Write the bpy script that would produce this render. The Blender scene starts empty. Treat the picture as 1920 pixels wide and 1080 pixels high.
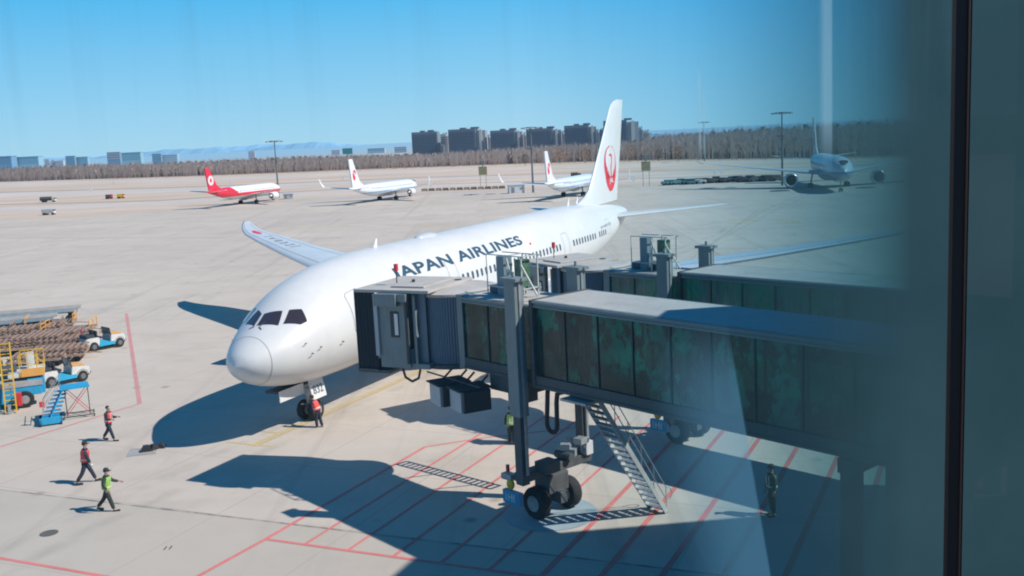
import bpy, bmesh, math, random
from mathutils import Vector, Matrix
R = math.radians
rnd = random.Random(7)
sc = bpy.context.scene
COL = sc.collection

# ------------------------------------------------------------------ camera
F, PITCH, ROLL, HC = 1881.1, 0.149489, -0.048930, 13.926
_f = Vector((0, math.cos(PITCH), -math.sin(PITCH)))
_u = Vector((0, math.sin(PITCH), math.cos(PITCH)))
_r = Vector((1, 0, 0))
CR = _r*math.cos(ROLL)+_u*math.sin(ROLL)
CU = -_r*math.sin(ROLL)+_u*math.cos(ROLL)
CF = _f
cd = bpy.data.cameras.new('camera'); cam = bpy.data.objects.new('camera', cd); COL.objects.link(cam)
M = Matrix.Identity(4)
for i, v in enumerate((CR, CU, -CF)):
    for j in range(3): M[j][i] = v[j]
M[0][3], M[1][3], M[2][3] = 0, 0, HC
cam.matrix_world = M
cd.sensor_width = 36; cd.lens = F/1920*36; cd.clip_start = .05; cd.clip_end = 40000
sc.camera = cam
sc.render.resolution_x = 1024; sc.render.resolution_y = 576

def ray(px, py): return CF+CR*((px-960)/F)-CU*((py-540)/F)
def G(px, py, z=0.0):
    "survey helper: where a sight line meets the level z"
    d = ray(px, py); t = (z-HC)/d.z
    return Vector((d.x*t, d.y*t, z))
def far(px, py, dist):
    d = ray(px, py); t = dist/d.y
    return Vector((d.x*t, dist, HC+d.z*t))

# ------------------------------------------------------------------ materials
class NT:
    def __init__(s, m):
        s.nt = m.node_tree; s.n = s.nt.nodes; s.l = s.nt.links
    def add(s, t, **k):
        n = s.n.new(t)
        for a, b in k.items(): setattr(n, a, b)
        return n
    def lk(s, a, b): s.l.new(a, b)
    def put(s, sock, v):
        if hasattr(v, 'is_output'): s.lk(v, sock)
        else: sock.default_value = v
    def m(s, op, a, b=0.0, c=None, clamp=False):
        n = s.add('ShaderNodeMath', operation=op, use_clamp=clamp)
        s.put(n.inputs[0], a); s.put(n.inputs[1], b)
        if c is not None: s.put(n.inputs[2], c)
        return n.outputs[0]
    def rng(s, v, a, b, c=0.0, d=1.0, smooth=False):
        n = s.add('ShaderNodeMapRange', clamp=True)
        if smooth: n.interpolation_type = 'SMOOTHSTEP'
        s.put(n.inputs[0], v)
        for i, x in enumerate((a, b, c, d)): s.put(n.inputs[1+i], x)
        return n.outputs[0]
    def mix(s, f, a, b, mode='MIX'):
        n = s.add('ShaderNodeMix', data_type='RGBA', blend_type=mode)
        s.put(n.inputs[0], f)
        s.put(n.inputs[6], a if hasattr(a, 'is_output') else (*a, 1)); s.put(n.inputs[7], b if hasattr(b, 'is_output') else (*b, 1))
        return n.outputs[2]
    def noise(s, vec, scale, detail=4, rough=.55):
        n = s.add('ShaderNodeTexNoise'); s.lk(vec, n.inputs['Vector'])
        n.inputs['Scale'].default_value = scale; n.inputs['Detail'].default_value = detail; n.inputs['Roughness'].default_value = rough
        return n.outputs[0]
    def mapping(s, vec, scale=(1, 1, 1), rot=(0, 0, 0), loc=(0, 0, 0)):
        n = s.add('ShaderNodeMapping'); s.lk(vec, n.inputs[0])
        n.inputs['Scale'].default_value = scale; n.inputs['Rotation'].default_value = rot; n.inputs['Location'].default_value = loc
        return n.outputs[0]
def newmat(name):
    m = bpy.data.materials.new(name); m.use_nodes = True
    k = NT(m); b = k.n['Principled BSDF']; co = k.add('ShaderNodeTexCoord')
    return m, k, b, co
MATS = {}
def paint(name, col, rough=.5, var=.12, scale=1.5, metal=0.0, bump=0.0, spec=.5, dirt=None, coat=0.0):
    "painted / plain surface with soft weathering"
    if name in MATS: return MATS[name]
    m, k, b, co = newmat(name)
    g = co.outputs['Object']
    n1 = k.noise(g, scale, 6, .6); n2 = k.noise(k.mapping(g, (3, 3, .5)), scale*2.3, 4)
    f = k.m('ADD', k.m('MULTIPLY', n1, .6), k.m('MULTIPLY', n2, .4))
    f = k.rng(f, .3, .7)
    dk = tuple(c*(1-var*1.6) for c in col) if dirt is None else dirt
    lt = tuple(min(1, c*(1+var*.5)) for c in col)
    k.lk(k.mix(f, dk, lt), b.inputs['Base Color'])
    k.put(b.inputs['Roughness'], k.rng(n1, .3, .7, rough*.85, min(1, rough*1.15)))
    b.inputs['Metallic'].default_value = metal; b.inputs['Specular IOR Level'].default_value = spec
    b.inputs['Coat Weight'].default_value = coat
    if bump:
        bp = k.add('ShaderNodeBump'); bp.inputs['Strength'].default_value = bump; bp.inputs['Distance'].default_value = .02
        k.lk(n1, bp.inputs['Height']); k.lk(bp.outputs[0], b.inputs['Normal'])
    MATS[name] = m
    return m

WHITE = paint('aircraft_white_paint', (.70, .695, .685), .38, .05, .35, coat=.12)
NAVY = paint('navy_lettering', (.035, .085, .13), .4, .05)
REDP = paint('crane_red', (.78, .03, .06), .4, .05)
WHITED = paint('decal_white', (.8, .8, .8), .4, .03)
GREYW = paint('wing_grey_paint', (.56, .60, .64), .35, .06, .6)
ALU = paint('bare_aluminium', (.62, .63, .65), .3, .1, metal=.8)
SEAM = paint('panel_seam', (.30, .31, .33), .6, .1)
TYRE = paint('tyre_rubber', (.025, .025, .027), .85, .2, 4)
DARK = paint('dark_steel', (.05, .055, .06), .6, .25, 3)
STEEL = paint('galvanised_steel', (.42, .44, .45), .45, .2, 4, metal=.35)
COCK = paint('cockpit_glass', (.045, .03, .038), .10, .05, spec=.9, coat=.6)
CABG = paint('cabin_glass', (.06, .09, .12), .2, .1)
BR_GREY = paint('bridge_grey_paint', (.21, .255, .265), .5, .14, 1.2)
BR_LIGHT = paint('bridge_light_panel', (.44, .47, .49), .5, .1, 1.2)
BR_ROOF = paint('bridge_roof_membrane', (.50, .465, .43), .8, .14, .7, bump=.15)
BR_DARK = paint('bridge_underframe', (.10, .105, .11), .65, .25, 2)
BELLOW = paint('bellows_fabric', (.06, .065, .075), .85, .2, 3)
STAIRM = paint('stair_aluminium', (.62, .62, .60), .4, .15, 3, metal=.3)
BLUEP = paint('equipment_blue', (.03, .36, .62), .45, .14, 2)
YEL = paint('safety_yellow', (.75, .46, .03), .5, .12, 2)
ORANGE = paint('equipment_orange', (.80, .40, .10), .5, .1, 2)
EQW = paint('equipment_white', (.68, .68, .66), .45, .12, 2)
REDE = paint('warning_red', (.65, .04, .05), .4, .1)
RUST = paint('rusty_steel', (.40, .28, .22), .85, .35, 3, bump=.3, dirt=(.20, .13, .10))
BLACKP = paint('black_vinyl', (.03, .03, .035), .6, .1)
SIGNY = paint('sign_olive_yellow', (.24, .23, .14), .6, .1)
SHED = paint('shed_panel', (.62, .64, .66), .6, .08)
MASTM = paint('mast_grey', (.16, .17, .18), .6, .1)
SKIN = paint('skin', (.42, .26, .19), .55, .05)
CNAVY = paint('dark_navy_cloth', (.028, .035, .062), .85, .2, 6)
CGREEN = paint('dark_green_cloth', (.035, .045, .04), .85, .2, 6)
VRED = paint('orange_red_vest', (.80, .09, .08), .7, .12, 5)
VGRN = paint('lime_vest', (.30, .56, .09), .7, .1, 5)
REFL = paint('reflective_tape', (.72, .74, .66), .4, .05)
HAIR = paint('black_hair', (.015, .013, .013), .6, .1)
MASKM = paint('white_mask', (.75, .76, .78), .7, .05)

# corrugated rotunda skin
def corrug():
    m, k, b, co = newmat('corrugated_curtain')
    w = k.add('ShaderNodeTexWave', wave_type='BANDS', bands_direction='X'); 
    sx = k.add('ShaderNodeSeparateXYZ'); k.lk(co.outputs['UV'], sx.inputs[0])
    v = k.m('SINE', k.m('MULTIPLY', sx.outputs[0], 260.0))
    f = k.rng(v, -1, 1)
    k.lk(k.mix(f, (.12, .17, .24), (.20, .26, .34)), b.inputs['Base Color']); b.inputs['Roughness'].default_value = .5
    bp = k.add('ShaderNodeBump'); bp.inputs['Distance'].default_value = .03; k.lk(f, bp.inputs['Height']); k.lk(bp.outputs[0], b.inputs['Normal'])
    return m
CORR = corrug()

def tunnel_glass(nm='tinted_tunnel_glass', c0=(.028, .045, .042), c1=(.055, .080, .074), th=(.50, .55, .44, .54)):
    m, k, b, co = newmat(nm)
    out = k.n['Material Output']
    g = co.outputs['Object']
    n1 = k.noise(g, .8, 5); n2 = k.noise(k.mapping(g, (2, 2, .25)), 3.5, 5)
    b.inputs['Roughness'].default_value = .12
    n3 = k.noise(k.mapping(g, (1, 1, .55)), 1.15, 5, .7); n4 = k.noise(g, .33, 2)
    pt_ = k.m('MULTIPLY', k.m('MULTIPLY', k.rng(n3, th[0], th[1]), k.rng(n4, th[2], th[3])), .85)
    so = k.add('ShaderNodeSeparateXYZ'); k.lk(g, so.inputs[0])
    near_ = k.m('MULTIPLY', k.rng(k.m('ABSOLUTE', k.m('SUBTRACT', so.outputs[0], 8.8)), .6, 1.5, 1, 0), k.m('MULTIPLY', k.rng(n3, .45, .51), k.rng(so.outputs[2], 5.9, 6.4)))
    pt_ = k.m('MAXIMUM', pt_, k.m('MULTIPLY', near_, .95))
    k.lk(k.mix(pt_, k.mix(k.rng(n2, .35, .65), c0, c1), (.0, .27, .19)), b.inputs['Base Color'])  # green patches paint the light seen through the glass
    tr = k.add('ShaderNodeBsdfTransparent'); tr.inputs[0].default_value = (.07, .55, .42, 1)
    mx = k.add('ShaderNodeMixShader'); k.put(mx.inputs[0], k.rng(n1, .35, .68, .55, .88))
    k.lk(tr.outputs[0], mx.inputs[1]); k.lk(b.outputs[0], mx.inputs[2]); k.lk(mx.outputs[0], out.inputs[0])
    return m
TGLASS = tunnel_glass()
TGLASS2 = tunnel_glass('sunlit_tunnel_glass', (.10, .15, .13), (.22, .29, .25), (.46, .52, .38, .48))  # paler copy; sunlight passing through the glass is put into its colour

AX0, AY0, AH0 = -13.006, 45.5997, 1.12834
def concrete():
    m, k, b, co = newmat('apron_concrete')
    g = co.outputs['Object']
    big = k.noise(g, .035, 5, .6); mid = k.noise(g, .35, 6, .65); fine = k.noise(g, 6.0, 5, .7)
    streak = k.noise(k.mapping(g, (.02, .35, 1), (0, 0, R(-24))), 1.0, 5, .6)
    c = k.mix(k.rng(big, .35, .65), (.53, .455, .385), (.61, .53, .45))
    c = k.mix(k.m('MULTIPLY', k.rng(mid, .35, .7), .30), c, (.44, .37, .31))
    c = k.mix(k.m('MULTIPLY', k.rng(streak, .5, .75), .30), c, (.42, .375, .34))
    c = k.mix(k.m('MULTIPLY', k.rng(fine, .3, .75), .16), c, (.6, .56, .51))
    # faint slab joints on a 6 m grid
    br = k.add('ShaderNodeTexBrick'); br.offset = 0.0; k.lk(k.mapping(g, (1/6.0, 1/6.0, 1), (0, 0, R(23.6)), (.3, .1, 0)), br.inputs['Vector'])
    br.inputs['Scale'].default_value = 1; br.inputs['Mortar Size'].default_value = .006; br.inputs['Brick Width'].default_value = 1; br.inputs['Row Height'].default_value = 1
    br.inputs['Mortar Smooth'].default_value = .4
    br.inputs['Color1'].default_value = (.45, .45, .45, 1); br.inputs['Color2'].default_value = (.55, .55, .55, 1)
    c = k.mix(k.m('MULTIPLY', br.outputs['Fac'], .30), c, (.17, .16, .15))
    tone = k.add('ShaderNodeSeparateColor'); k.lk(br.outputs['Color'], tone.inputs[0])
    c = k.mix(k.rng(tone.outputs[0], .45, .55, 0, .06), c, (.36, .34, .32))
    # dark oil drops and patches
    vo = k.add('ShaderNodeTexVoronoi'); k.lk(k.mapping(g, (.35, .35, .35)), vo.inputs['Vector']); vo.inputs['Scale'].default_value = 1
    spot = k.m('MULTIPLY', k.rng(vo.outputs['Distance'], .02, .13, 1, 0), k.rng(k.noise(g, .10, 2), .48, .56))
    c = k.mix(k.m('MULTIPLY', spot, .75), c, (.12, .11, .10))
    # tyre rubber along the stand centreline
    sq = k.add('ShaderNodeSeparateXYZ'); k.lk(k.mapping(g, (1, 1, 1), (0, 0, 0), (-AX0, -AY0, 0)), sq.inputs[0])
    per = k.m('ADD', k.m('MULTIPLY', sq.outputs[0], math.sin(AH0)), k.m('MULTIPLY', sq.outputs[1], -math.cos(AH0)))
    wob = k.m('ADD', per, k.m('MULTIPLY', k.noise(g, .05, 2), 3.0))
    tm = k.m('MULTIPLY', k.rng(k.m('ABSOLUTE', k.m('SUBTRACT', k.m('ABSOLUTE', k.m('SUBTRACT', wob, 1.5)), .9)), .12, .5, 1, 0), k.rng(k.noise(g, .5, 5), .42, .7))
    c = k.mix(k.m('MULTIPLY', tm, .38), c, (.16, .15, .14))
    sw = k.noise(k.mapping(g, (.5, .012, 1), (0, 0, R(-20))), 1.0, 6, .7)
    c = k.mix(k.m('MULTIPLY', k.rng(sw, .54, .68), .26), c, (.22, .20, .19))
    blot = k.noise(g, .16, 7, .75)
    c = k.mix(k.m('MULTIPLY', k.rng(blot, .50, .66), .34), c, (.36, .31, .26))
    # the service road nearest the terminal is a greyer pour
    sp = k.add('ShaderNodeSeparateXYZ'); k.lk(g, sp.inputs[0])
    a = G(0, 918); bb = G(860, 1020); dx, dy = (bb.x-a.x), (bb.y-a.y); L = math.hypot(dx, dy); nx, ny = -dy/L, dx/L
    dist = k.m('ADD', k.m('MULTIPLY', sp.outputs[0], nx), k.m('MULTIPLY', sp.outputs[1], ny))
    dist = k.m('SUBTRACT', dist, a.x*nx+a.y*ny)
    near = k.rng(dist, -.06, .06, 1, 0)
    c = k.mix(k.m('MULTIPLY', near, .45), c, (.41, .375, .325))
    line = k.m('MULTIPLY', k.rng(k.m('ABSOLUTE', dist), .03, .10, 1, 0), k.rng(k.noise(g, 1.2, 3), .38, .6, .25, .9))
    c = k.mix(line, c, (.13, .12, .11))
    # distance: taxiway strips, warmer and streaky
    stripe = k.noise(k.mapping(g, (.004, .05, 1), (0, 0, R(3))), 1.0, 4, .6)
    farm = k.rng(sp.outputs[1], 120, 260)
    c = k.mix(k.m('MULTIPLY', farm, k.rng(stripe, .45, .62, 0, .5)), c, (.44, .38, .35))
    k.lk(c, b.inputs['Base Color']); b.inputs['Roughness'].default_value = .85; b.inputs['Specular IOR Level'].default_value = .25
    bp = k.add('ShaderNodeBump'); bp.inputs['Strength'].default_value = .25; bp.inputs['Distance'].default_value = .01
    k.lk(fine, bp.inputs['Height']); k.lk(bp.outputs[0], b.inputs['Normal'])
    return m
def drygrass():
    m, k, b, co = newmat('dry_winter_grass')
    g = co.outputs['Object']
    n = k.noise(k.mapping(g, (.006, .06, 1), (0, 0, R(2))), 1.0, 7, .6); n2 = k.noise(g, .05, 6, .7)
    c = k.mix(k.rng(n, .38, .6), (.60, .49, .40), (.52, .39, .29))
    c = k.mix(k.m('MULTIPLY', k.rng(n2, .4, .7), .4), c, (.62, .53, .46))
    k.lk(c, b.inputs['Base Color']); b.inputs['Roughness'].default_value = .95
    return m
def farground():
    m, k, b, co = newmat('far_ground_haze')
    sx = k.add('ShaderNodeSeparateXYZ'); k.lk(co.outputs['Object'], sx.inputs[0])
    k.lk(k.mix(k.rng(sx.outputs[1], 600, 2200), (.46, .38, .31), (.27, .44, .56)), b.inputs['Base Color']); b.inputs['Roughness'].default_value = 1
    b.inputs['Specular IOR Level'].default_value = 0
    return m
def marking(name, col, wear=.5):
    m, k, b, co = newmat(name)
    out = k.n['Material Output']
    g = co.outputs['Object']
    n = k.noise(g, 5.0, 6, .75); n2 = k.noise(g, .6, 4)
    c = k.mix(k.rng(n2, .3, .7), tuple(x*.85 for x in col), tuple(min(1, x*1.1) for x in col))
    k.lk(k.mix(k.m('MULTIPLY', k.rng(n, .45, .72), wear), c, (.36, .33, .30)), b.inputs['Base Color']); b.inputs['Roughness'].default_value = .75
    return m
REDM = marking('faded_red_road_paint', (.74, .17, .155), .85)
REDF = marking('worn_red_road_paint', (.66, .26, .24), 1.0)
YELM = marking('faded_yellow_road_paint', (.62, .46, .16), .95)

# ------------------------------------------------------------------ mesh builder
class MB:
    def __init__(s): s.bm = bmesh.new()
    def face(s, pts):
        vs = [s.bm.verts.new(p) for p in pts]
        try: return s.bm.faces.new(vs)
        except ValueError: return None
    def box(s, c, d, rz=0.0, Mx=None, bev=0.0):
        hx, hy, hz = d[0]/2, d[1]/2, d[2]/2
        T = Matrix.Translation(Vector(c)) @ Matrix.Rotation(rz, 4, 'Z')
        if Mx is not None: T = Matrix.Translation(Vector(c)) @ Mx.to_4x4()
        r = bmesh.ops.create_cube(s.bm, size=1, matrix=T @ Matrix.Diagonal((d[0], d[1], d[2], 1)))
        if bev:
            es = {e for v in r['verts'] for e in v.link_edges}
            bmesh.ops.bevel(s.bm, geom=list(es), offset=bev, segments=2, affect='EDGES', profile=.7)
        return s
    def cyl(s, a, b, r0, r1=None, n=12, caps=True):
        a, b = Vector(a), Vector(b); r1 = r0 if r1 is None else r1
        d = (b-a); L = d.length
        if L < 1e-6: return s
        q = d.to_track_quat('Z', 'Y').to_matrix()
        X, Y = q @ Vector((1, 0, 0)), q @ Vector((0, 1, 0))
        A = [s.bm.verts.new(a+(X*math.cos(t)+Y*math.sin(t))*r0) for t in [2*math.pi*i/n for i in range(n)]]
        B = [s.bm.verts.new(b+(X*math.cos(t)+Y*math.sin(t))*r1) for t in [2*math.pi*i/n for i in range(n)]]
        for i in range(n): s.bm.faces.new((A[i], A[(i+1) % n], B[(i+1) % n], B[i]))
        if caps: s.bm.faces.new(A[::-1]); s.bm.faces.new(B)
        return s
    def bar(s, a, b, w, h=None, up=(0, 0, 1)):
        a, b = Vector(a), Vector(b); h = h or w; d = b-a; L = d.length
        z = d.normalized(); u = Vector(up)
        if abs(z.dot(u)) > .98: u = Vector((1, 0, 0))
        x = z.cross(u).normalized(); y = x.cross(z).normalized()
        Mx = Matrix((x, y, z)).transposed()
        return s.box((a+b)/2, (w, h, L), Mx=Mx)
    def path(s, pts, r, n=8):
        for i in range(len(pts)-1):
            s.cyl(pts[i], pts[i+1], r, n=n)
        return s
    def loft(s, rings, cap0=True, cap1=True, closed=True):
        vs = [[s.bm.verts.new(p) for p in ring] for ring in rings]
        n = len(vs[0])
        for a, b in zip(vs, vs[1:]):
            for i in range(n if closed else n-1):
                j = (i+1) % n
                try: s.bm.faces.new((a[i], a[j], b[j], b[i]))
                except ValueError: pass
        if cap0: s.bm.faces.new(vs[0][::-1])
        if cap1: s.bm.faces.new(vs[-1])
        return s
    def lathe(s, prof, origin, axis, n=24, cap=True):
        o = Vector(origin); ax = Vector(axis).normalized(); q = ax.to_track_quat('Z', 'Y').to_matrix()
        X, Y = q @ Vector((1, 0, 0)), q @ Vector((0, 1, 0))
        return s.loft([[o+ax*t+(X*math.cos(a)+Y*math.sin(a))*r for a in [2*math.pi*i/n for i in range(n)]] for r, t in prof], cap, cap)
    def prism(s, poly, fn0, fn1):
        a = [s.bm.verts.new(fn0(p)) for p in poly]; b = [s.bm.verts.new(fn1(p)) for p in poly]
        n = len(poly)
        for i in range(n): s.bm.faces.new((a[i], a[(i+1) % n], b[(i+1) % n], b[i]))
        s.bm.faces.new(a[::-1]); s.bm.faces.new(b)
        return s
    def sph(s, c, r, sc3=(1, 1, 1), seg=16):
        bmesh.ops.create_uvsphere(s.bm, u_segments=seg, v_segments=seg//2+2, radius=1, matrix=Matrix.Translation(Vector(c)) @ Matrix.Diagonal((r*sc3[0], r*sc3[1], r*sc3[2], 1)))
        return s
    def build(s, name, m, parent=None, smooth=False, label=None, recalc=True):
        if recalc: bmesh.ops.recalc_face_normals(s.bm, faces=s.bm.faces)
        me = bpy.data.meshes.new(name); s.bm.to_mesh(me); s.bm.free()
        me.materials.append(m)
        if smooth:
            for p in me.polygons: p.use_smooth = True
            try: me.set_sharp_from_angle(angle=R(40))
            except Exception: pass
        o = bpy.data.objects.new(name, me); COL.objects.link(o)
        if parent is not None: o.parent = parent
        if label: o['label'] = label
        return o
def tag(o, label, cat, group=None):
    o['label'] = label; o['category'] = cat
    if group: o['group'] = group
    return o
def thing(name, label, cat, loc=(0, 0, 0), rz=0.0, group=None):
    o = bpy.data.objects.new(name, None); COL.objects.link(o)
    o.location = loc; o.rotation_euler = (0, 0, rz); o.empty_display_size = .5
    return tag(o, label, cat, group)
def struct(o): o['kind'] = 'structure'; return o
def kids(o): return [c for c in COL.objects if c.parent == o]
def dup(root, loc, rz, label, group=None):
    r = root.copy(); COL.objects.link(r); r.location = loc; r.rotation_euler = (0, 0, rz); r['label'] = label
    if group: r['group'] = group
    for ch in kids(root):
        c = ch.copy(); COL.objects.link(c); c.parent = r
        for g in kids(ch):
            d = g.copy(); COL.objects.link(d); d.parent = c
    return r
def text_bm(txt, size, slices, bold=.02, spacing=1.0):
    "letters as a flat mesh in XY, sliced so they can be bent"
    cu = bpy.data.curves.new('lettering', 'FONT'); cu.body = txt; cu.size = size; cu.offset = bold; cu.space_character = spacing
    o = bpy.data.objects.new('lettering', cu); COL.objects.link(o)
    dg = bpy.context.evaluated_depsgraph_get(); me = bpy.data.meshes.new_from_object(o.evaluated_get(dg))
    bpy.data.objects.remove(o); bm = bmesh.new(); bm.from_mesh(me); bpy.data.meshes.remove(me)
    ys = [v.co.y for v in bm.verts]; xs = [v.co.x for v in bm.verts]
    y0, y1, x0, x1 = min(ys), max(ys), min(xs), max(xs)
    for v in bm.verts: v.co.x = (v.co.x-x0)/(x1-x0); v.co.y = (v.co.y-y0)/(y1-y0)
    for i in range(1, slices):
        bmesh.ops.bisect_plane(bm, geom=bm.verts[:]+bm.edges[:]+bm.faces[:], plane_co=(0, i/slices, 0), plane_no=(0, 1, 0))
    return bm, (x1-x0)/(y1-y0)
def letters(name, txt, fn, m, parent, slices=1, bold=.02, spacing=1.0):
    bm, asp = text_bm(txt, 1, slices, bold, spacing)
    for v in bm.verts: v.co = Vector(fn(v.co.x, v.co.y))
    mb = MB(); mb.bm.free(); mb.bm = bm
    return mb.build(name, m, parent, recalc=False)

# ------------------------------------------------------------------ fuselage profile of the near airliner
PR = dict(
 zt=[(0,3.98),(.15,4.38),(.5,4.72),(1.2,5.2),(2,5.68),(3,6.3),(4,6.83),(5.5,7.32),(7.5,7.68),(10,7.85),(12,7.9),(40,7.9),(46,7.85),(50,7.75),(53,7.6),(55.4,7.35),(56.4,7.1)],
 zb=[(0,3.98),(.15,3.6),(.5,3.22),(1.2,2.83),(2,2.55),(3,2.32),(4,2.17),(5.5,2.04),(7.5,1.97),(10,1.95),(12,1.95),(34,1.95),(38,2.15),(42,2.75),(46,3.65),(50,4.7),(53,5.5),(55.4,6.25),(56.4,6.6)],
 hw=[(0,0.02),(.15,.52),(.5,.98),(1.2,1.5),(2,1.92),(3,2.28),(4,2.52),(5.5,2.73),(7.5,2.84),(10,2.88),(12,2.885),(36,2.885),(40,2.82),(44,2.55),(48,2.05),(52,1.35),(55,.7),(56.4,.3)],
 zc=[(0,3.98),(1.2,4.05),(2,4.15),(4,4.45),(6,4.7),(9,4.9),(12,4.93),(36,4.93),(42,5.2),(48,5.8),(52,6.3),(56.4,6.85)])
for _k in ('zt', 'zb', 'zc'):
    PR[_k] = [(x, z+.2*min(1, max(0, (x-1)/9))*(1 if x < 40 else max(-2.5, 1-(x-40)/4.5))) for x, z in PR[_k]]
def itp(tab, x):
    if x <= tab[0][0]: return tab[0][1]
    if x >= tab[-1][0]: return tab[-1][1]
    n = len(tab)
    for i in range(n-1):
        if x <= tab[i+1][0]: break
    x0, y0 = tab[i]; x1, y1 = tab[i+1]; h = x1-x0; d = (y1-y0)/h
    dl = (y0-tab[i-1][1])/(x0-tab[i-1][0]) if i > 0 else d
    dr = (tab[i+2][1]-y1)/(tab[i+2][0]-x1) if i < n-2 else d
    m0 = 0 if dl*d <= 0 else 2*dl*d/(dl+d); m1 = 0 if dr*d <= 0 else 2*dr*d/(dr+d)
    if i == 0: m0 = d
    t = (x-x0)/h
    return (2*t**3-3*t*t+1)*y0+(t**3-2*t*t+t)*h*m0+(-2*t**3+3*t*t)*y1+(t**3-t*t)*h*m1
def S(x, phi, off=0.0):
    zt, zb, hw, zc = [itp(PR[k], x) for k in ('zt', 'zb', 'hw', 'zc')]
    c, s = math.cos(phi), math.sin(phi)
    up = (zt-zc) if c > 0 else (zc-zb)
    return (x, (hw+off)*s, zc+(up+off)*c)

def wing_mesh(st, side, thick=.11, n=9):
    "stations (y, x_le, x_te, z, t/c)"
    mb = MB(); rings = []
    for y, le, te, z, tc in st:
        ch = te-le; ring = []
        for i in range(n+1):
            u = (1-math.cos(math.pi*i/n))/2
            ring.append(Vector((le+ch*u, side*y, z+ch*tc*(2.2*math.sqrt(max(u, 1e-4))*(1-u)*.62+.01))))
        for i in range(n-1, 0, -1):
            u = (1-math.cos(math.pi*i/n))/2
            ring.append(Vector((le+ch*u, side*y, z-ch*tc*(2.2*math.sqrt(max(u, 1e-4))*(1-u)*.38))))
        rings.append(ring)
    mb.loft(rings); return mb
def engine(parent, c, L, r, pyl_top, lip=ALU, body=WHITE, nose=-1):
    "nacelle along local x with intake at the low-x end"
    x, y, z = c
    e = MB().lathe([(r*.80, .9), (r*.82, .25), (r*.93, .03), (r*.98, 0.0), (r*1.03, .06), (r*1.08, .35), (r*1.12, L*.3), (r*1.08, L*.6), (r*.9, L*.92), (r*.86, L), (r*.80, L), (r*.80, L*.6)], (x, y, z), (1, 0, 0), 32, False).build('engine', body, parent, True)
    MB().lathe([(r*.935, .015), (r*.985, -.02), (r*1.04, .04), (r*1.07, .2), (r*1.085, .34), (r*1.075, .36), (r*1.03, .12), (r*.97, .03)], (x, y, z), (1, 0, 0), 32, False).build('intake_lip', lip, e, True)
    f = MB().lathe([(r*.83, .95), (r*.2, .9), (.01, .5)], (x, y, z), (1, 0, 0), 24, True)
    for i in range(18):
        a = 2*math.pi*i/18; d = Vector((0, math.cos(a), math.sin(a))); t = Vector((.25, -math.sin(a)*.12, math.cos(a)*.12))
        o = Vector((x+.8, y, z)); f.face([o+d*r*.25-t*.5, o+d*r*.25+t*.5, o+d*r*.81+t, o+d*r*.81-t])
    f.build('fan', DARK, e, True)
    MB().lathe([(r*.62, L*.7), (r*.55, L), (r*.30, L*1.2), (.02, L*1.38)], (x, y, z), (1, 0, 0), 20, True).build('exhaust_cone', STEEL, e, True)
    p = MB(); p.prism([(x+L*.25, z+r*.95), (x+L*.45, pyl_top+.1), (x+L*1.25, pyl_top), (x+L*.95, z+r*.6)], lambda q: Vector((q[0], y-.16, q[1])), lambda q: Vector((q[0], y+.16, q[1])))
    p.build('pylon', body, parent, True)
def wheel(parent, c, r, w, ax=(0, 1, 0), name='wheel', hub=None):
    c = Vector(c); a = Vector(ax).normalized()
    t = MB().lathe([(r*.55, -w/2), (r*.92, -w/2), (r, -w*.3), (r, w*.3), (r*.92, w/2), (r*.55, w/2)], c, a, 24, True).build(name, TYRE, parent, True)
    MB().lathe([(r*.16, -w/2-.02), (r*.5, -w/2-.015), (r*.52, -w/2+.02), (r*.52, w/2-.02), (r*.5, w/2+.015), (r*.16, w/2+.02)], c, a, 16, True).build('hub', hub or STEEL, t, True)
    return t

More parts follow.
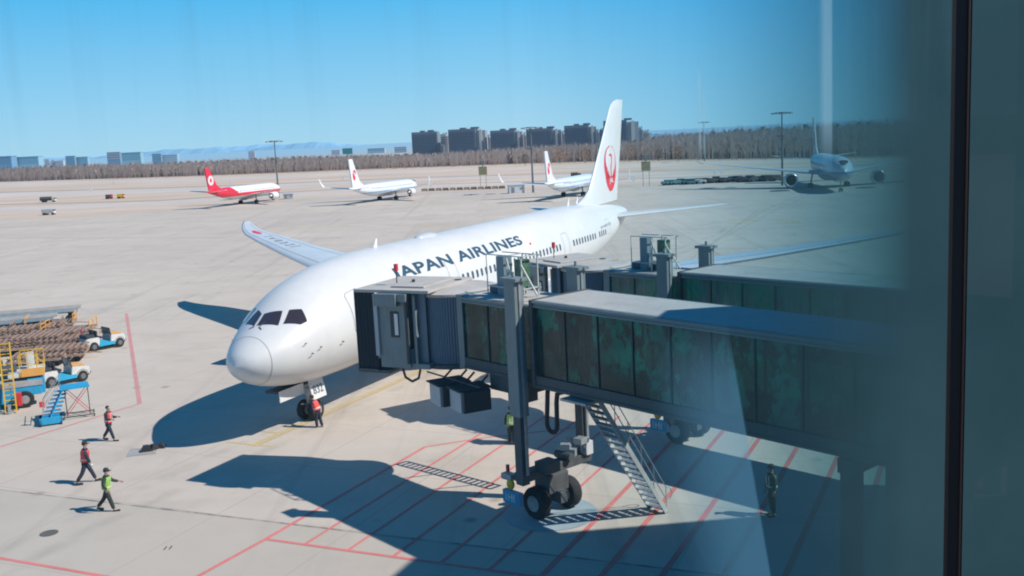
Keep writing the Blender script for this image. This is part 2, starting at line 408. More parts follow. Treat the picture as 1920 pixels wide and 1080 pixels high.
# ------------------------------------------------------------------ the near airliner
AX, AY, AH = -13.00604, 45.59971, 1.12834352
def airliner():
    # local x runs aft, local y must run to the viewer's side: mirror is avoided by using y = -port
    t = thing('airliner', 'large white jet airliner with navy title lettering and red crane on its tall tail fin', 'airliner', (AX, AY, 0), AH)
    def L(p): return Vector((p[0], -p[1], p[2]))
    xs = [0, .05, .15, .3, .5, .8, 1.2, 1.6, 2, 2.5, 3, 3.5, 4, 4.75, 5.5, 6.5, 7.5, 9, 10.5, 12]+[12+i*2 for i in range(1, 13)]+[37, 38, 39, 40]+[41+i for i in range(0, 15)]+[55.8, 56.2, 56.4]
    mb = MB(); mb.loft([[L(S(x, 2*math.pi*i/48)) for i in range(48)] for x in xs])
    fu = mb.build('fuselage', WHITE, t, True)
    # belly fairing
    fb = []
    for i in range(15):
        x = 17+i*1.25; k = math.sin(math.pi*i/14)**.45
        fb.append([Vector((x, (2.2+.95*k)*math.sin(a)*1.0, 3.0-1.1*k*(1 if math.cos(a) < 0 else 0)*abs(math.cos(a))-.35*(1-k)*0+.7*max(0, math.cos(a)))) for a in [2*math.pi*j/24 for j in range(24)]])
    MB().loft(fb).build('belly_fairing', WHITE, t, True)
    def patch(name, c4, m, parent, nx=4, ny=4, off=.015, side=1):
        # c4: four corners (x, phi deg) going round
        mb = MB(); g = []
        for i in range(nx+1):
            row = []
            for j in range(ny+1):
                u, v = i/nx, j/ny
                x = (1-u)*((1-v)*c4[0][0]+v*c4[3][0])+u*((1-v)*c4[1][0]+v*c4[2][0])
                ph = (1-u)*((1-v)*c4[0][1]+v*c4[3][1])+u*((1-v)*c4[1][1]+v*c4[2][1])
                row.append(mb.bm.verts.new(L(S(x, side*R(ph), off))))
            g.append(row)
        for i in range(nx):
            for j in range(ny): mb.bm.faces.new((g[i][j], g[i+1][j], g[i+1][j+1], g[i][j+1]))
        return mb.build(name, m, parent, True)
    for sd in (1, -1):
        a = patch('windshield_pane', [(1.80, -1.5 if sd > 0 else 6), (2.12, 29.5), (2.84, 19.0), (2.50, -3.0 if sd > 0 else 7)], COCK, fu, 8, 6, .02, sd)
        # side pane as a five sided fan
        mb = MB(); P = [(2.30, 33.5), (2.84, 51.5), (3.18, 53.8), (3.40, 37.0), (3.02, 25.5)]
        cx = sum(p[0] for p in P)/5; cp = sum(p[1] for p in P)/5
        for i in range(5):
            q0, q1 = P[i], P[(i+1) % 5]; K = 5
            for a_ in range(K):
                for b_ in range(K):
                    def pt(u, v):
                        ex, ep = q0[0]+(q1[0]-q0[0])*v, q0[1]+(q1[1]-q0[1])*v
                        return L(S(cx+(ex-cx)*u, sd*R(cp+(ep-cp)*u), .02))
                    mb.face([pt(a_/K, b_/K), pt((a_+1)/K, b_/K), pt((a_+1)/K, (b_+1)/K), pt(a_/K, (b_+1)/K)])
        bmesh.ops.remove_doubles(mb.bm, verts=mb.bm.verts, dist=.001)
        mb.build('windshield_pane', COCK, fu, True)
        def line(pts, w=.022, name='seam', off=.008, m=SEAM, par=fu):
            mb = MB()
            for (xa, pa), (xb, pb) in zip(pts, pts[1:]):
                dx, dp = xb-xa, (pb-pa)*math.pi/180*2.9; Ln = math.hypot(dx, dp) or 1; ox, op = -dp/Ln*w/2, dx/Ln*w/2/2.9*180/math.pi
                mb.face([L(S(xa-ox, sd*R(pa-op), off)), L(S(xa+ox, sd*R(pa+op), off)), L(S(xb+ox, sd*R(pb+op), off)), L(S(xb-ox, sd*R(pb-op), off))])
            return mb.build(name, m, par)
        def door(x0, x1, p0, p1):
            pts = [(x0, p0+3), (x0+.12, p0), (x1-.12, p0), (x1, p0+3)]+[(x1, p0+(p1-p0)*i/6) for i in range(1, 6)]+[(x1, p1-3), (x1-.12, p1), (x0+.12, p1), (x0, p1-3)]+[(x0, p1-(p1-p0)*i/6) for i in range(1, 6)]
            pts.append(pts[0]); line(pts, .035, 'door')
        door(5.9, 7.0, 52, 95); door(16.0, 17.1, 56, 97); door(33.9, 35.0, 62, 97); door(44.6, 45.6, 62, 93)
        line([(1.07+.10*math.cos(R(a*2)), a) for a in range(0, 181, 9)], .022, 'radome_seam')
    for x, a in ((2.6, 78), (2.9, 96), (3.4, 92), (4.9, 98)):
        for sd in (1, -1):
            P_ = Vector(L(S(x, sd*R(a), .0))); Q_ = Vector(L(S(x, sd*R(a), .10)))
            MB().cyl(P_, Q_, .02).cyl(Q_, Q_-Vector((.16, 0, 0)), .018).build('probe', DARK, t)
    for sd in (1, -1):
        wp = MB(); P_ = [Vector(L(S(x, sd*R(a), .035))) for x, a in ((1.62, 12), (1.72, 5), (2.05, 8))]; wp.path(P_, .018, 6); wp.build('wiper', DARK, t)
    patch('belly_hatch', [(8.2, 128), (9.2, 128), (9.2, 146), (8.2, 146)], paint('hatch_white', (.60, .60, .59), .4, .1), t, 4, 4, .008)
    line([(8.6, 100), (10.9, 100), (10.9, 132), (8.6, 132), (8.6, 100)], .03, 'hatch_outline')
    for xx in (11.6, 24.5, 37.2, 47.5): line([(xx, a) for a in range(0, 181, 6)], .014, 'panel_seam', .006, paint('faint_seam', (.52, .52, .52), .5))
    # cabin windows, port side
    spans = [(7.9, 15.3), (17.6, 33.3), (35.9, 44.0)]
    for a, b in spans:
        n = int((b-a)/.62)
        for i in range(n+1):
            x = a+.62*i; zc = 5.62 if x < 38 else 5.62+(x-38)*.0
            if 41.2 < x < 42.0: continue
            hw, z0, zt = itp(PR['hw'], x), itp(PR['zc'], x), itp(PR['zt'], x)
            zb = itp(PR['zb'], x)
            def phi(z): return math.degrees(math.acos(max(-1, min(1, (z-z0)/((zt-z0) if z > z0 else (z0-zb))))))
            pa, pb = phi(zc+.24), phi(zc-.24); h = .14
            mb = MB(); pts = []
            for u, v in ((-1, -.6), (-.6, -1), (.6, -1), (1, -.6), (1, .6), (.6, 1), (-.6, 1), (-1, .6)):
                pts.append(L(S(x+u*h, R((pa+pb)/2+v*(pb-pa)/2), .012)))
            mb.face(pts); mb.build('cabin_window', CABG, t)
    # title
    def tf(x, y):
        return L(S(10.35+x*(27.2-10.35), R(66-y*18.8), .014))
    letters('title_lettering', 'JAPAN AIRLINES', tf, NAVY, t, 10, .028, 1.06)
    letters('registration_lettering', 'JA832J', lambda x, y: L(S(42.7+x*3.4, R(77-y*6), .014)), SEAM, t, 3, .02)
    patch('red_sun_mark', [(28.15, 62), (28.4, 62), (28.4, 65), (28.15, 65)], REDP, t, 2, 2, .014)
    # satellite dome and aerials on the crown
    MB().sph((18.2, 0, 8.06), 1, (1.15, .45, .24), 24).build('antenna_dome', GREYW, t, True)
    for x, z in ((12.2, 8.05), (43.8, 8.1), (41.8, 8.1)):
        MB().prism([(x, z-.1), (x+.42, z-.1), (x+.5, z+.52), (x+.36, z+.52)], lambda p: Vector((p[0], -.02, p[1])), lambda p: Vector((p[0], .02, p[1]))).build('blade_antenna', WHITED, t)
    # fin
    out = [(43.5,7.95),(44.8,8.15),(46.0,8.5),(46.9,8.95),(47.5,9.5),(48.2,10.2),(49.2,11.4),(50.6,13.0),(52.1,14.8),(53.2,16.0),(53.7,16.45),(54.4,16.75),(56.9,16.92),(56.55,15.4),(55.9,12.5),(55.0,9.6),(54.5,7.5),(50,7.6)]
    # thick section loft: horizontal slices
    sl = []
    LE = [(7.6,43.2),(8.1,44.6),(8.5,46.0),(9.0,47.0),(9.5,47.5),(10.2,48.2),(11.4,49.2),(13,50.6),(14.8,52.1),(16,53.1),(16.45,53.6),(16.75,54.3),(16.9,55.2)]
    TE = [(7.6,54.5),(9.6,55.0),(12.5,55.9),(15.4,56.6),(16.9,56.95)]
    rings = []
    for z, le in LE:
        te = itp(TE, z); ch = te-le; th = (.52-.34*(z-7.6)/9.3) if z < 16.7 else .05
        ring = []
        for u, hgt in ((0, 0), (.03, .35), (.12, .75), (.3, 1), (.55, .8), (.8, .4), (1, .04)): ring.append(Vector((le+ch*u, th*hgt, z)))
        for u, hgt in ((.8, .4), (.55, .8), (.3, 1), (.12, .75), (.03, .35)): ring.append(Vector((le+ch*u, -th*hgt, z)))
        rings.append(ring)
    fin = MB().loft(rings).build('tail_fin', WHITE, t, True)
    def finp(x, z, off=.02):
        le = itp(LE_, z); te = itp(TE, z); u = (x-le)/(te-le); th = (.52-.34*(z-7.6)/9.3)
        tab = [(0, 0), (.03, .35), (.12, .75), (.3, 1), (.55, .8), (.8, .4), (1, .04)]
        i = 0
        while i < 5 and u > tab[i+1][0]: i += 1
        hh = tab[i][1]+(tab[i+1][1]-tab[i][1])*(u-tab[i][0])/(tab[i+1][0]-tab[i][0])
        return th*hh+off
    LE_ = LE
    EX, EZ, ER = 52.05, 10.62, 2.0
    def emb(name, poly, m, off, sd, par):
        # poly in unit emblem coordinates (x forward-positive to the left as seen), triangulated finely
        bm = bmesh.new(); vs = [bm.verts.new((p[0], p[1], 0)) for p in poly]; bm.faces.new(vs)
        bmesh.ops.triangulate(bm, faces=bm.faces[:])
        for i in range(-9, 10):
            for no in ((1, 0, 0), (0, 1, 0)):
                co = (i/9.5, i/9.5, 0)
                bmesh.ops.bisect_plane(bm, geom=bm.verts[:]+bm.edges[:]+bm.faces[:], plane_co=co, plane_no=no)
        for v in bm.verts:
            x = EX+v.co.x*ER*.92; z = EZ+v.co.y*ER*1.04
            v.co = Vector((x, sd*finp(x, z, off), z))
        mb = MB(); mb.bm.free(); mb.bm = bm
        return mb.build(name, m, par, recalc=False)
    circ = lambda cx, cy, rx, ry, n=40: [(cx+rx*math.cos(2*math.pi*i/n), cy+ry*math.sin(2*math.pi*i/n)) for i in range(n)]
    for sd in (-1, 1):
        disc = emb('crane_emblem', circ(0, 0, 1, 1), REDP, .02, sd, fin)
        emb('crane_emblem', circ(-.0, .30, .78, .655), WHITE, .035, sd, fin)
        # wing tips open at the crown
        emb('crane_emblem', [(-.16, .90), (.16, .90), (.10, 1.02), (-.10, 1.02)], WHITE, .036, sd, fin)
        neck = [(-.06, -.42), (-.13, -.15), (-.10, .10), (.03, .30), (.06, .45), (-.02, .53), (-.12, .56), (-.42, .58), (-.12, .65), (.04, .66), (.15, .56), (.16, .40), (.08, .18), (.02, -.02), (.04, -.2), (.14, -.42)]
        emb('crane_emblem', neck, REDP, .05, sd, fin)
        for q in (-1, 1):
            for k_ in range(3):
                a = .30+.16*k_
                emb('crane_emblem', [(q*(a-.03), -.42), (q*(a+.05), -.42), (q*(a+.10), -.12+.1*k_), (q*(a+.08), -.1+.1*k_)], REDP, .05, sd, fin)
        letters('emblem_lettering', 'JAL', lambda x, y, sd=sd: ((lambda X, Z: Vector((X, sd*finp(X, Z, .045), Z)))(EX+(x-.5)*(1.35 if sd < 0 else -1.35), EZ-1.42+y*.62)), WHITED, fin, 2, .03)
    # tailplane
    for sd in (-1, 1):
        hs = wing_mesh([(.5, 48.6, 54.2, 6.35, .09), (3, 50.4, 54.9, 6.45, .09), (8.6, 54.3, 56.6, 6.8, .08), (9.6, 55.4, 57.1, 6.87, .05), (9.9, 56.4, 57.3, 6.88, .03)], sd).build('tailplane', WHITE, t, True)
    # wings
    st = [(1.5, 15.6, 29.8, 3.2, .11), (2.9, 16.9, 29.6, 3.5, .11), (6, 19.2, 29.2, 4.0, .10), (9.5, 21.9, 29.4, 4.6, .10), (14, 24.9, 31.2, 5.1, .10), (19, 28.2, 33.3, 5.6, .09), (24, 31.5, 35.4, 6.2, .09), (27, 33.6, 36.3, 6.6, .08), (28.4, 34.9, 36.9, 6.9, .07), (29.4, 36.2, 37.5, 7.2, .06), (30.0, 37.2, 37.9, 7.4, .05)]
    for sd in (-1, 1):
        w = wing_mesh(st, sd).build('wing', GREYW, t, True)
        # polished leading edge strip and flap line
        mb = MB()
        for (y0, l0, t0, z0, c0), (y1, l1, t1, z1, c1) in zip(st[1:-1], st[2:]):
            mb.bar((l0-.015, sd*y0, z0+.01), (l1-.015, sd*y1, z1+.01), .10, .12)
        mb.build('leading_edge', ALU, w, True)
        mb = MB()
        for (y0, l0, t0, z0, c0), (y1, l1, t1, z1, c1) in zip(st[1:-2], st[2:-1]):
            def up(l, te, z, c, u): ch = te-l; return l+ch*u, z+ch*c*(2.2*math.sqrt(u)*(1-u)*.62+.01)+.012
            for u in (.14, .76):
                xa, za = up(l0, t0, z0, c0, u); xb, zb = up(l1, t1, z1, c1, u)
                mb.face([(xa, sd*y0, za), (xa+.06, sd*y0, za), (xb+.06, sd*y1, zb), (xb, sd*y1, zb)])
        mb.build('flap_seam', SEAM, w)
        for y, x, z in ((7, 27.5, 3.6), (13, 28.7, 4.5)):
            MB().sph((x, sd*y, z-.15), 1, (1.9, .18, .24), 12).build('flap_fairing', GREYW, w, True)
        engine(t, (15.4, sd*9.8, 2.75), 4.6, 1.62, 4.2)
    # registration on the far wing
    def wf(x, y):
        # far wing is local +y
        Y = 27.6-x*8.0; i = 0
        while i < len(st)-2 and st[i+1][0] < Y: i += 1
        a, b = st[i], st[i+1]; k = (Y-a[0])/(b[0]-a[0]); le, te, z, tc = [a[j]+(b[j]-a[j])*k for j in (1, 2, 3, 4)]
        u = .62-y*.30; ch = te-le
        return Vector((le+ch*u, Y, z+ch*tc*(2.2*math.sqrt(u)*(1-u)*.62+.01)+.02))
    letters('registration_lettering', 'JA832J', lambda x, y: wf(.35+x*.65, y), SEAM, t, 1, .0, 1.5)
    MB().face([wf(.05, .2), wf(.22, .2), wf(.24, .9), wf(.07, .9)]); 
    mb = MB(); mb.face([wf(.02+.10+.10*math.cos(a), .5+.45*math.sin(a)) for a in [2*math.pi*i/16 for i in range(16)]]); mb.build('red_sun_mark', REDP, t)
    # nose gear: twin wheels, leg, doors
    ng = MB().cyl((5.35, 0, .55), (5.05, 0, 2.6), .13, n=14).cyl((5.35, -.5, .51), (5.35, .5, .51), .08).bar((5.3, 0, 1.1), (6.3, 0, 2.3), .10).box((5.15, 0, 1.55), (.30, .34, .34)).build('nose_gear', STEEL, t, True)
    for y in (-.34, .34): wheel(ng, (5.35, y, .51), .51, .36)
    for sd in (-1, 1):
        dr = MB().box((5.0, sd*.80, 1.80), (1.15, .05, 1.05), Mx=Matrix.Rotation(R(12*sd), 3, 'X')).build('gear_door', WHITE, ng)
        letters('number_lettering', '832', lambda x, y, sd=sd: Vector((5.0+(x-.5)*(.8 if sd < 0 else -.8), sd*(.845+.0)+sd*(-.0)+(-1 if sd < 0 else 1)*(.0)-sd*math.tan(R(12))*(1.55+y*.42-1.80), 1.55+y*.42)), NAVY, dr, 1, .0)
    MB().box((3.3, -.5, 1.95), (1.9, .05, .55), bev=.0).build('gear_door', WHITE, ng)
    MB().box((4.1, 0, 2.12), (3.2, .9, .12)).build('wheel_bay', DARK, ng)
    for sd in (-1, 1):
        mg = MB().cyl((27.6, sd*4.9, .7), (27.3, sd*4.6, 3.6), .22, n=14).cyl((26.85, sd*4.9, .68), (28.35, sd*4.9, .68), .14).bar((27.4, sd*4.8, 1.6), (28.6, sd*3.4, 3.3), .14).build('main_gear', STEEL, t, True)
        for x in (26.85, 28.35):
            for dy in (-.55, .55): wheel(mg, (x, sd*4.9+dy, .64), .64, .46)
        MB().box((27.4, sd*5.45, 2.5), (1.8, .06, 1.7)).build('gear_door', WHITE, mg)
    return t
airliner()

# ------------------------------------------------------------------ boarding bridges
BR_BLUE = paint('rotunda_curtain_blue', (.12, .17, .225), .5, .1, 2)
def glass_box(parent, s0, s1, t0, t1, z0, z1, step, nm, roofm, gl=TGLASS):
    tn = MB().box(((s0+s1)/2, (t0+t1)/2, z0+.06), (s1-s0, t1-t0-.1, .12)).build(nm, BR_DARK, parent)
    MB().box(((s0+s1)/2, (t0+t1)/2, z1-.06), (s1-s0+.1, t1-t0-.1, .12), bev=.02).build('roof', roofm, tn)
    for t, sg in ((t0, -1), (t1, 1)):
        MB().box(((s0+s1)/2, t, z0+.20), (s1-s0, .16, .44)).box(((s0+s1)/2, t+sg*.09, z0+.05), (s1-s0, .06, .10)).build('lower_beam', BR_DARK, tn)
        b = MB().box(((s0+s1)/2, t, z1-.13), (s1-s0, .14, .24)).box(((s0+s1)/2, t+sg*.10, z1-.06), (s1-s0, .07, .05)).box(((s0+s1)/2, t+sg*.09, z1-.20), (s1-s0, .05, .05))
        b.build('upper_beam', BR_GREY, tn)
        n = max(1, round((s1-s0)/step)); d = (s1-s0)/n
        for i in range(n):
            a, c = s0+i*d+.03, s0+(i+1)*d-.03
            g = MB(); g.face([(a, t, z0+.42), (c, t, z0+.42), (c, t, z1-.25), (a, t, z1-.25)]); g.build('glass_panel', gl, tn)
        for i in range(n+1):
            MB().box((s0+i*d, t, (z0+z1)/2+.08), (.05, .09, z1-z0-.68)).build('mullion', DARK, tn)
        # diagonal bracing inside
        br = MB(); q = t-sg*.18
        for i in range(n):
            a, c = s0+i*d, s0+(i+1)*d
            if i % 2: br.bar((a, q, z0+.45), (c, q, z1-.3), .05)
            else: br.bar((a, q, z1-.3), (c, q, z0+.45), .05)
        br.build('brace', STEEL, tn)
    ts = MB()
    for i in range(int((s1-s0)/2.2)+1): ts.box((s0+.3+i*2.2, (t0+t1)/2, z0+.65), (.9, .5, 1.0), bev=.04)
    return tn
def net_mat():
    m, k, b, co = newmat('green_cable_net')
    out = k.n['Material Output']; br = k.add('ShaderNodeTexBrick'); k.lk(co.outputs['Object'], br.inputs['Vector'])
    n = k.noise(co.outputs['Object'], 9, 3)
    k.lk(k.mix(k.rng(n, .4, .6), (.03, .10, .06), (.10, .2, .12)), b.inputs['Base Color'])
    return m
NET = net_mat()
def bridge(P, cab_rot, label, s_end, extras=True, rz=-48.93, drop=0.0):
    t = thing('boarding_bridge', label, 'boarding bridge', (P[0], P[1], 0), R(rz), 'passenger boarding bridges')
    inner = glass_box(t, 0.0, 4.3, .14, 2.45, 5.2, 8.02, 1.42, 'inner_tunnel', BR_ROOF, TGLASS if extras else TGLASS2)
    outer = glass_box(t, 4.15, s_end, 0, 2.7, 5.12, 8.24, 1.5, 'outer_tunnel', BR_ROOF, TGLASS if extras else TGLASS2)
    MB().box((4.12, -.02, 6.7), (.16, .24, 3.1)).box((4.12, 2.72, 6.7), (.16, .24, 3.1)).box((4.12, 1.35, 8.16), (.16, 2.7, .2)).build('tunnel_collar', BR_DARK, outer)
    # rotunda with pleated curtain
    cx, cy, r = -1.9, 1.3, 1.74
    n = 200; rings = []
    for z in (5.25, 7.9): rings.append([Vector((cx+(r-(.03 if i % 2 else 0))*math.cos(2*math.pi*i/n), cy+(r-(.03 if i % 2 else 0))*math.sin(2*math.pi*i/n), z)) for i in range(n)])
    ro = MB().loft(rings, True, True).build('rotunda', BR_BLUE, t)
    MB().lathe([(r+.08, 7.9), (r+.12, 7.95), (r+.12, 8.02), (r-.2, 8.10), (.05, 8.14)], (cx, cy, 0), (0, 0, 1), 48, True).build('roof', BR_ROOF, ro, False)
    MB().lathe([(r+.06, 5.05), (r+.10, 5.08), (r+.10, 5.22), (r, 5.26)], (cx, cy, 0), (0, 0, 1), 48, True).build('floor_ring', BR_DARK, ro, False)
    MB().box((-.15, 1.3, 6.6), (.34, 2.5, 2.9)).build('joint_frame', BR_GREY, ro)
    # operator cab
    A = R(-156.4)+cab_rot; c = Vector((math.cos(A), math.sin(A), 0)); l = Vector((c.y, -c.x, 0))
    def W(a, b, z): v = Vector((cx, cy, 0))+c*a+l*b; return (v.x, v.y, z)
    def cbox(mb, a0, a1, b0, b1, z0, z1, bev=0.0):
        mb.box(W((a0+a1)/2, (b0+b1)/2, (z0+z1)/2), (abs(a1-a0), abs(b1-b0), z1-z0), rz=A, bev=bev); return mb
    l0, l1 = -2.2, 1.4
    cab = MB(); cbox(cab, 1.0, 2.35, l0, l0+.08, 5.15, 8.1); cbox(cab, .9, 2.35, l1-.08, l1, 5.15, 8.1); cbox(cab, .2, 2.4, l0+.08, l1-.08, 5.1, 5.3); cbox(cab, .7, .8, l0+.08, l1-.08, 5.3, 8.0)
    cab = cab.build('cab', BR_GREY, t)
    mb = MB(); cbox(mb, .0, 3.4, l0-.06, l1+.06, 8.12, 8.24, .02); cbox(mb, .5, 2.0, l0+.5, l1-.4, 8.245, 8.31, .02); mb.build('roof', BR_ROOF, cab)
    mb = MB(); cbox(mb, 1.35, 2.35, l0-.30, l0-.004, 7.62, 8.11, .02); cbox(mb, .95, 1.34, l0-.2, l0-.004, 7.8, 8.10, .02); mb.build('hood', BR_GREY, cab)
    mb = MB(); cbox(mb, 2.33, 2.50, l0-.10, l0+.06, 5.6, 8.08); mb.build('guide_rail', BR_LIGHT, cab)
    mb = MB(); cbox(mb, 1.0, 1.12, l0-.05, l0-.003, 5.3, 7.75); mb.build('door_gap', DARK, cab)
    mb = MB(); cbox(mb, 1.42, 1.80, l0-.035, l0-.004, 6.35, 7.38, .02); w = mb.build('window', DARK, cab)
    mb = MB(); cbox(mb, 1.44, 1.60, l0-.05, l0-.037, 6.45, 7.3); mb.build('pane', paint('pane_reflection', (.75, .75, .74), .2, .05), w)  # white strip paints the reflection in the cab window
    mb = MB(); cbox(mb, .35, .98, l0+.30, l0+.36, 5.2, 8.05); mb.build('side_panel', BR_BLUE, cab)
    # folding bellows: pleats towards the aircraft
    mb = MB(); rings = []
    K = 13
    for i in range(K):
        a = 2.45+(3.43-2.45)*i/(K-1); ins = .10 if i % 2 else 0.0
        zt, zb = 8.22-ins, 5.0+ins
        rings.append([Vector(W(a, l0-.02+ins, zb)), Vector(W(a, l0-.02+ins, zt)), Vector(W(a, l1+.02-ins, zt)), Vector(W(a, l1+.02-ins, zb))])
    mb.loft(rings, False, False, True); mb.build('bellows', BELLOW, cab)
    mb = MB(); cbox(mb, 2.5, 3.45, l0-.03, l0+.35, 4.9, 5.02); cbox(mb, 2.0, 3.42, l0, l1, 4.86, 4.98); mb.build('cab_floor', BR_DARK, cab)
    if extras:
        mb = MB(); mb.path([W(1.5, l0+.2, 5.05), W(1.4, l0+.2, 4.7), W(1.1, l0+.2, 4.55), W(.8, l0+.2, 4.7), W(.7, l0+.2, 5.05)], .05).build('cable_loop', DARK, cab, True)
    bp = Vector(W(2.2, -.9, 8.3))
    be = MB().cyl(bp, bp+Vector((0, 0, .55)), .022).build('beacon_pole', DARK, t)
    MB().cyl(bp+Vector((0, 0, .5)), bp+Vector((0, 0, .78)), .09, n=14).build('beacon', REDE, be, True)
    MB().cyl(W(1.6, -.6, 8.28), W(1.6, -.6, 8.42), .07).cyl(W(.2, .6, 8.2), W(.2, .6, 8.26), .16).build('roof_vent', DARK, t)
    # roof mounted cable trolley towers
    rx, ry = 1.45, 1.05
    mb = MB().box((rx, ry, 8.78), (.42, .42, 1.5)).build('cable_box', paint('cable_box_teal', (.16, .24, .28), .5, .1), t)
    fr = MB()
    for a, b in ((.55, -.35), (.55, .45), (1.35, -.35), (1.35, .45)): fr.bar((rx+a, ry+b, 8.05), (rx+a, ry+b, 9.62), .045)
    for z in (8.4, 9.6):
        fr.bar((rx-.6, ry-.35, z), (rx+1.5, ry-.35, z), .04); fr.bar((rx-.6, ry+.45, z), (rx+1.5, ry+.45, z), .04)
        fr.bar((rx+.55, ry-.35, z), (rx+.55, ry+.45, z), .04); fr.bar((rx+1.35, ry-.35, z), (rx+1.35, ry+.45, z), .04)
    fr.bar((rx+1.35, ry-.35, 9.3), (rx+2.1, ry-.3, 8.25), .05); fr.bar((rx+.55, ry-.35, 9.5), (rx+.9, ry-.35, 8.5), .04); fr.bar((rx-.6, ry-.35, 9.6), (rx-.6, ry-.35, 8.05), .03)
    fr = fr.build('cable_frame', paint('frame_cream', (.55, .56, .52), .5, .1), t)
    MB().box((rx+.95, ry+.05, 8.95), (.42, .4, 1.0)).build('cable_net', NET, fr)
    MB().box((1.25, 1.35, 8.20), (1.5, .55, .30), bev=.03).box((.5, 1.9, 8.12), (.5, .4, .16)).build('roof_unit', paint('roof_unit_navy', (.05, .08, .12), .6, .1), t)
    # lift columns, each a tube sleeved over an inner leg
    for q, (x, y) in enumerate(((3.6, -.42), (3.5, 2.78))):
        co_ = MB().box((x, y, 6.5), (.56, .44, 4.9), bev=.03).box((x, y, 9.0), (.86, .56, .12), bev=.02).cyl((x, y, 9.05), (x, y, 9.25), .05).build('lift_column', BR_GREY, t)
        MB().box((x+.02, y, 2.9), (.38, .34, 2.8), bev=.02).build('inner_leg', BR_DARK, co_)
        MB().box((x+.30, y-.0, 5.4), (.05, .10, 7.0)).build('guide_rail', STEEL, co_)
        MB().bar((x-.5, y, 9.0), (x+.5, y, 9.04), .05).build('hoist_arm', STEEL, co_)
    bo = MB().box((3.55, 1.2, 1.75), (.5, 3.5, .34), bev=.03).box((3.55, 1.05, 1.25), (.8, 1.0, .7), bev=.05).box((3.55, 1.05, .75), (1.3, .35, .45), bev=.04)
    bo = bo.box((3.9, .55, 2.0), (.65, .7, .42), bev=.05).cyl((3.2, 1.7, 2.05), (4.0, 1.7, 2.05), .16).build('bogie', BR_DARK, t)
    for y in (.28, 1.86): wheel(bo, (3.55, y, .6), .6, .42)
    mo = MB(); g2 = random.Random(3)
    for i in range(10): mo.box((3.4+g2.uniform(-.3, .5), 1.9+g2.uniform(-.3, .8), 2.05+g2.uniform(0, .5)), (g2.uniform(.12, .4), g2.uniform(.12, .4), g2.uniform(.1, .3)), rz=g2.random(), bev=.01)
    for i in range(5): mo.cyl((3.2+i*.12, 1.7, 2.0), (3.4+i*.1, 2.5, 2.4), .02)
    mo.build('drive_motor', STEEL, bo)
    MB().box((3.75, 2.75, 2.15), (.36, .34, .52), bev=.02).build('control_box', EQW, bo)
    bb = MB().box((3.25, -.62, .98), (.92, .20, .48), bev=.02).build('blue_bumper', paint('bumper_blue', (.02, .30, .50), .45, .1), bo)
    gl = MB()
    for x in (2.98, 3.12, 3.30, 3.42): gl.box((x, -.725, .98), (.05, .01, .30))
    gl.box((3.22, -.726, 1.0), (.30, .008, .05)); gl.build('plate_marks', EQW, bb)
    MB().cyl((2.95, -.55, 1.85), (2.95, -.55, 2.12), .07, n=14).build('warning_beacon', REDE, bo, True)
    MB().box((2.95, -.5, 1.68), (.55, .34, .22), bev=.04).build('lamp_housing', STEEL, bo)
    MB().sph((3.15, -.62, 1.45), .19, (1, .6, 1.1), 14).build('warning_lamp', YEL, bo, True)
    # hanging power cable
    pts = [(4.35, .35, 5.1), (4.35, .3, 4.9), (4.3, .25, 3.8)]+[(4.3+.26-.26*math.cos(math.pi*i/8), .25, 3.75-.28*math.sin(math.pi*i/8)) for i in range(9)]+[(4.84, .25, 4.6), (4.9, .25, 4.95), (5.4, .4, 5.1)]
    MB().path(pts, .085, 8).build('hanging_cable', BLACKP, t, True)
    if extras:
        # air conditioning units slung below the inner tunnel
        for x, y in ((-.30, -.55), (1.05, -.62)):
            ac = MB().box((x, y, 4.34), (1.0, 1.2, .84), rz=R(-14), bev=.02).build('air_unit', BR_LIGHT, t)
            MB().box((x+.60, y-.15, 4.34), (.14, 1.1, .78), rz=R(-14)).build('grille', DARK, ac)
            MB().box((x, y, 4.76), (1.15, 1.4, .05), rz=R(-14)).bar((x-.4, y, 4.75), (x-.4, y+.6, 5.15), .06).bar((x+.4, y, 4.75), (x+.4, y+.6, 5.15), .06).build('hanger', DARK, ac)
        MB().box((2.2, 1.0, 4.85), (1.8, 1.6, .6)).box((2.0, 1.2, 4.3), (.8, .8, .6)).bar((-1.6, -.6, 4.95), (1.9, -.8, 4.9), .05).build('underfloor_gear', BR_DARK, t)
        ct = MB(); q0, q1 = Vector((-1.7, 3.15, 4.75)), Vector((3.1, 3.35, 3.9))
        for o in (0, .55): ct.bar(q0+Vector((0, o, 0)), q1+Vector((0, o, 0)), .07, .10)
        for i in range(20): c_ = q0.lerp(q1, i/19); ct.bar(c_, c_+Vector((0, .55, 0)), .09, .05)
        for i in (0, 8, 16): c_ = q0.lerp(q1, i/19); ct.bar(c_, (c_.x, 2.4, 5.2), .05)
        ct.build('hatch_shadow_tray', STEEL, t)  # tray added to throw the hatched shadow on the apron
        # crew stair
        st = MB(); s0, s1 = 5.95, 6.78; T0, Z0, T1, Z1 = .35, 5.05, 3.72, .06
        for s in (s0, s1): st.bar((s, T0, Z0), (s, T1, Z1), .05, .17)
        st = st.build('crew_stair', STAIRM, t)
        tr = MB()
        for i in range(19):
            k = (i+.5)/19; tr.box(((s0+s1)/2, T0+(T1-T0)*k, Z0+(Z1-Z0)*k), (s1-s0-.05, .24, .035))
        tr.build('stair_tread', STEEL, st)
        hr = MB()
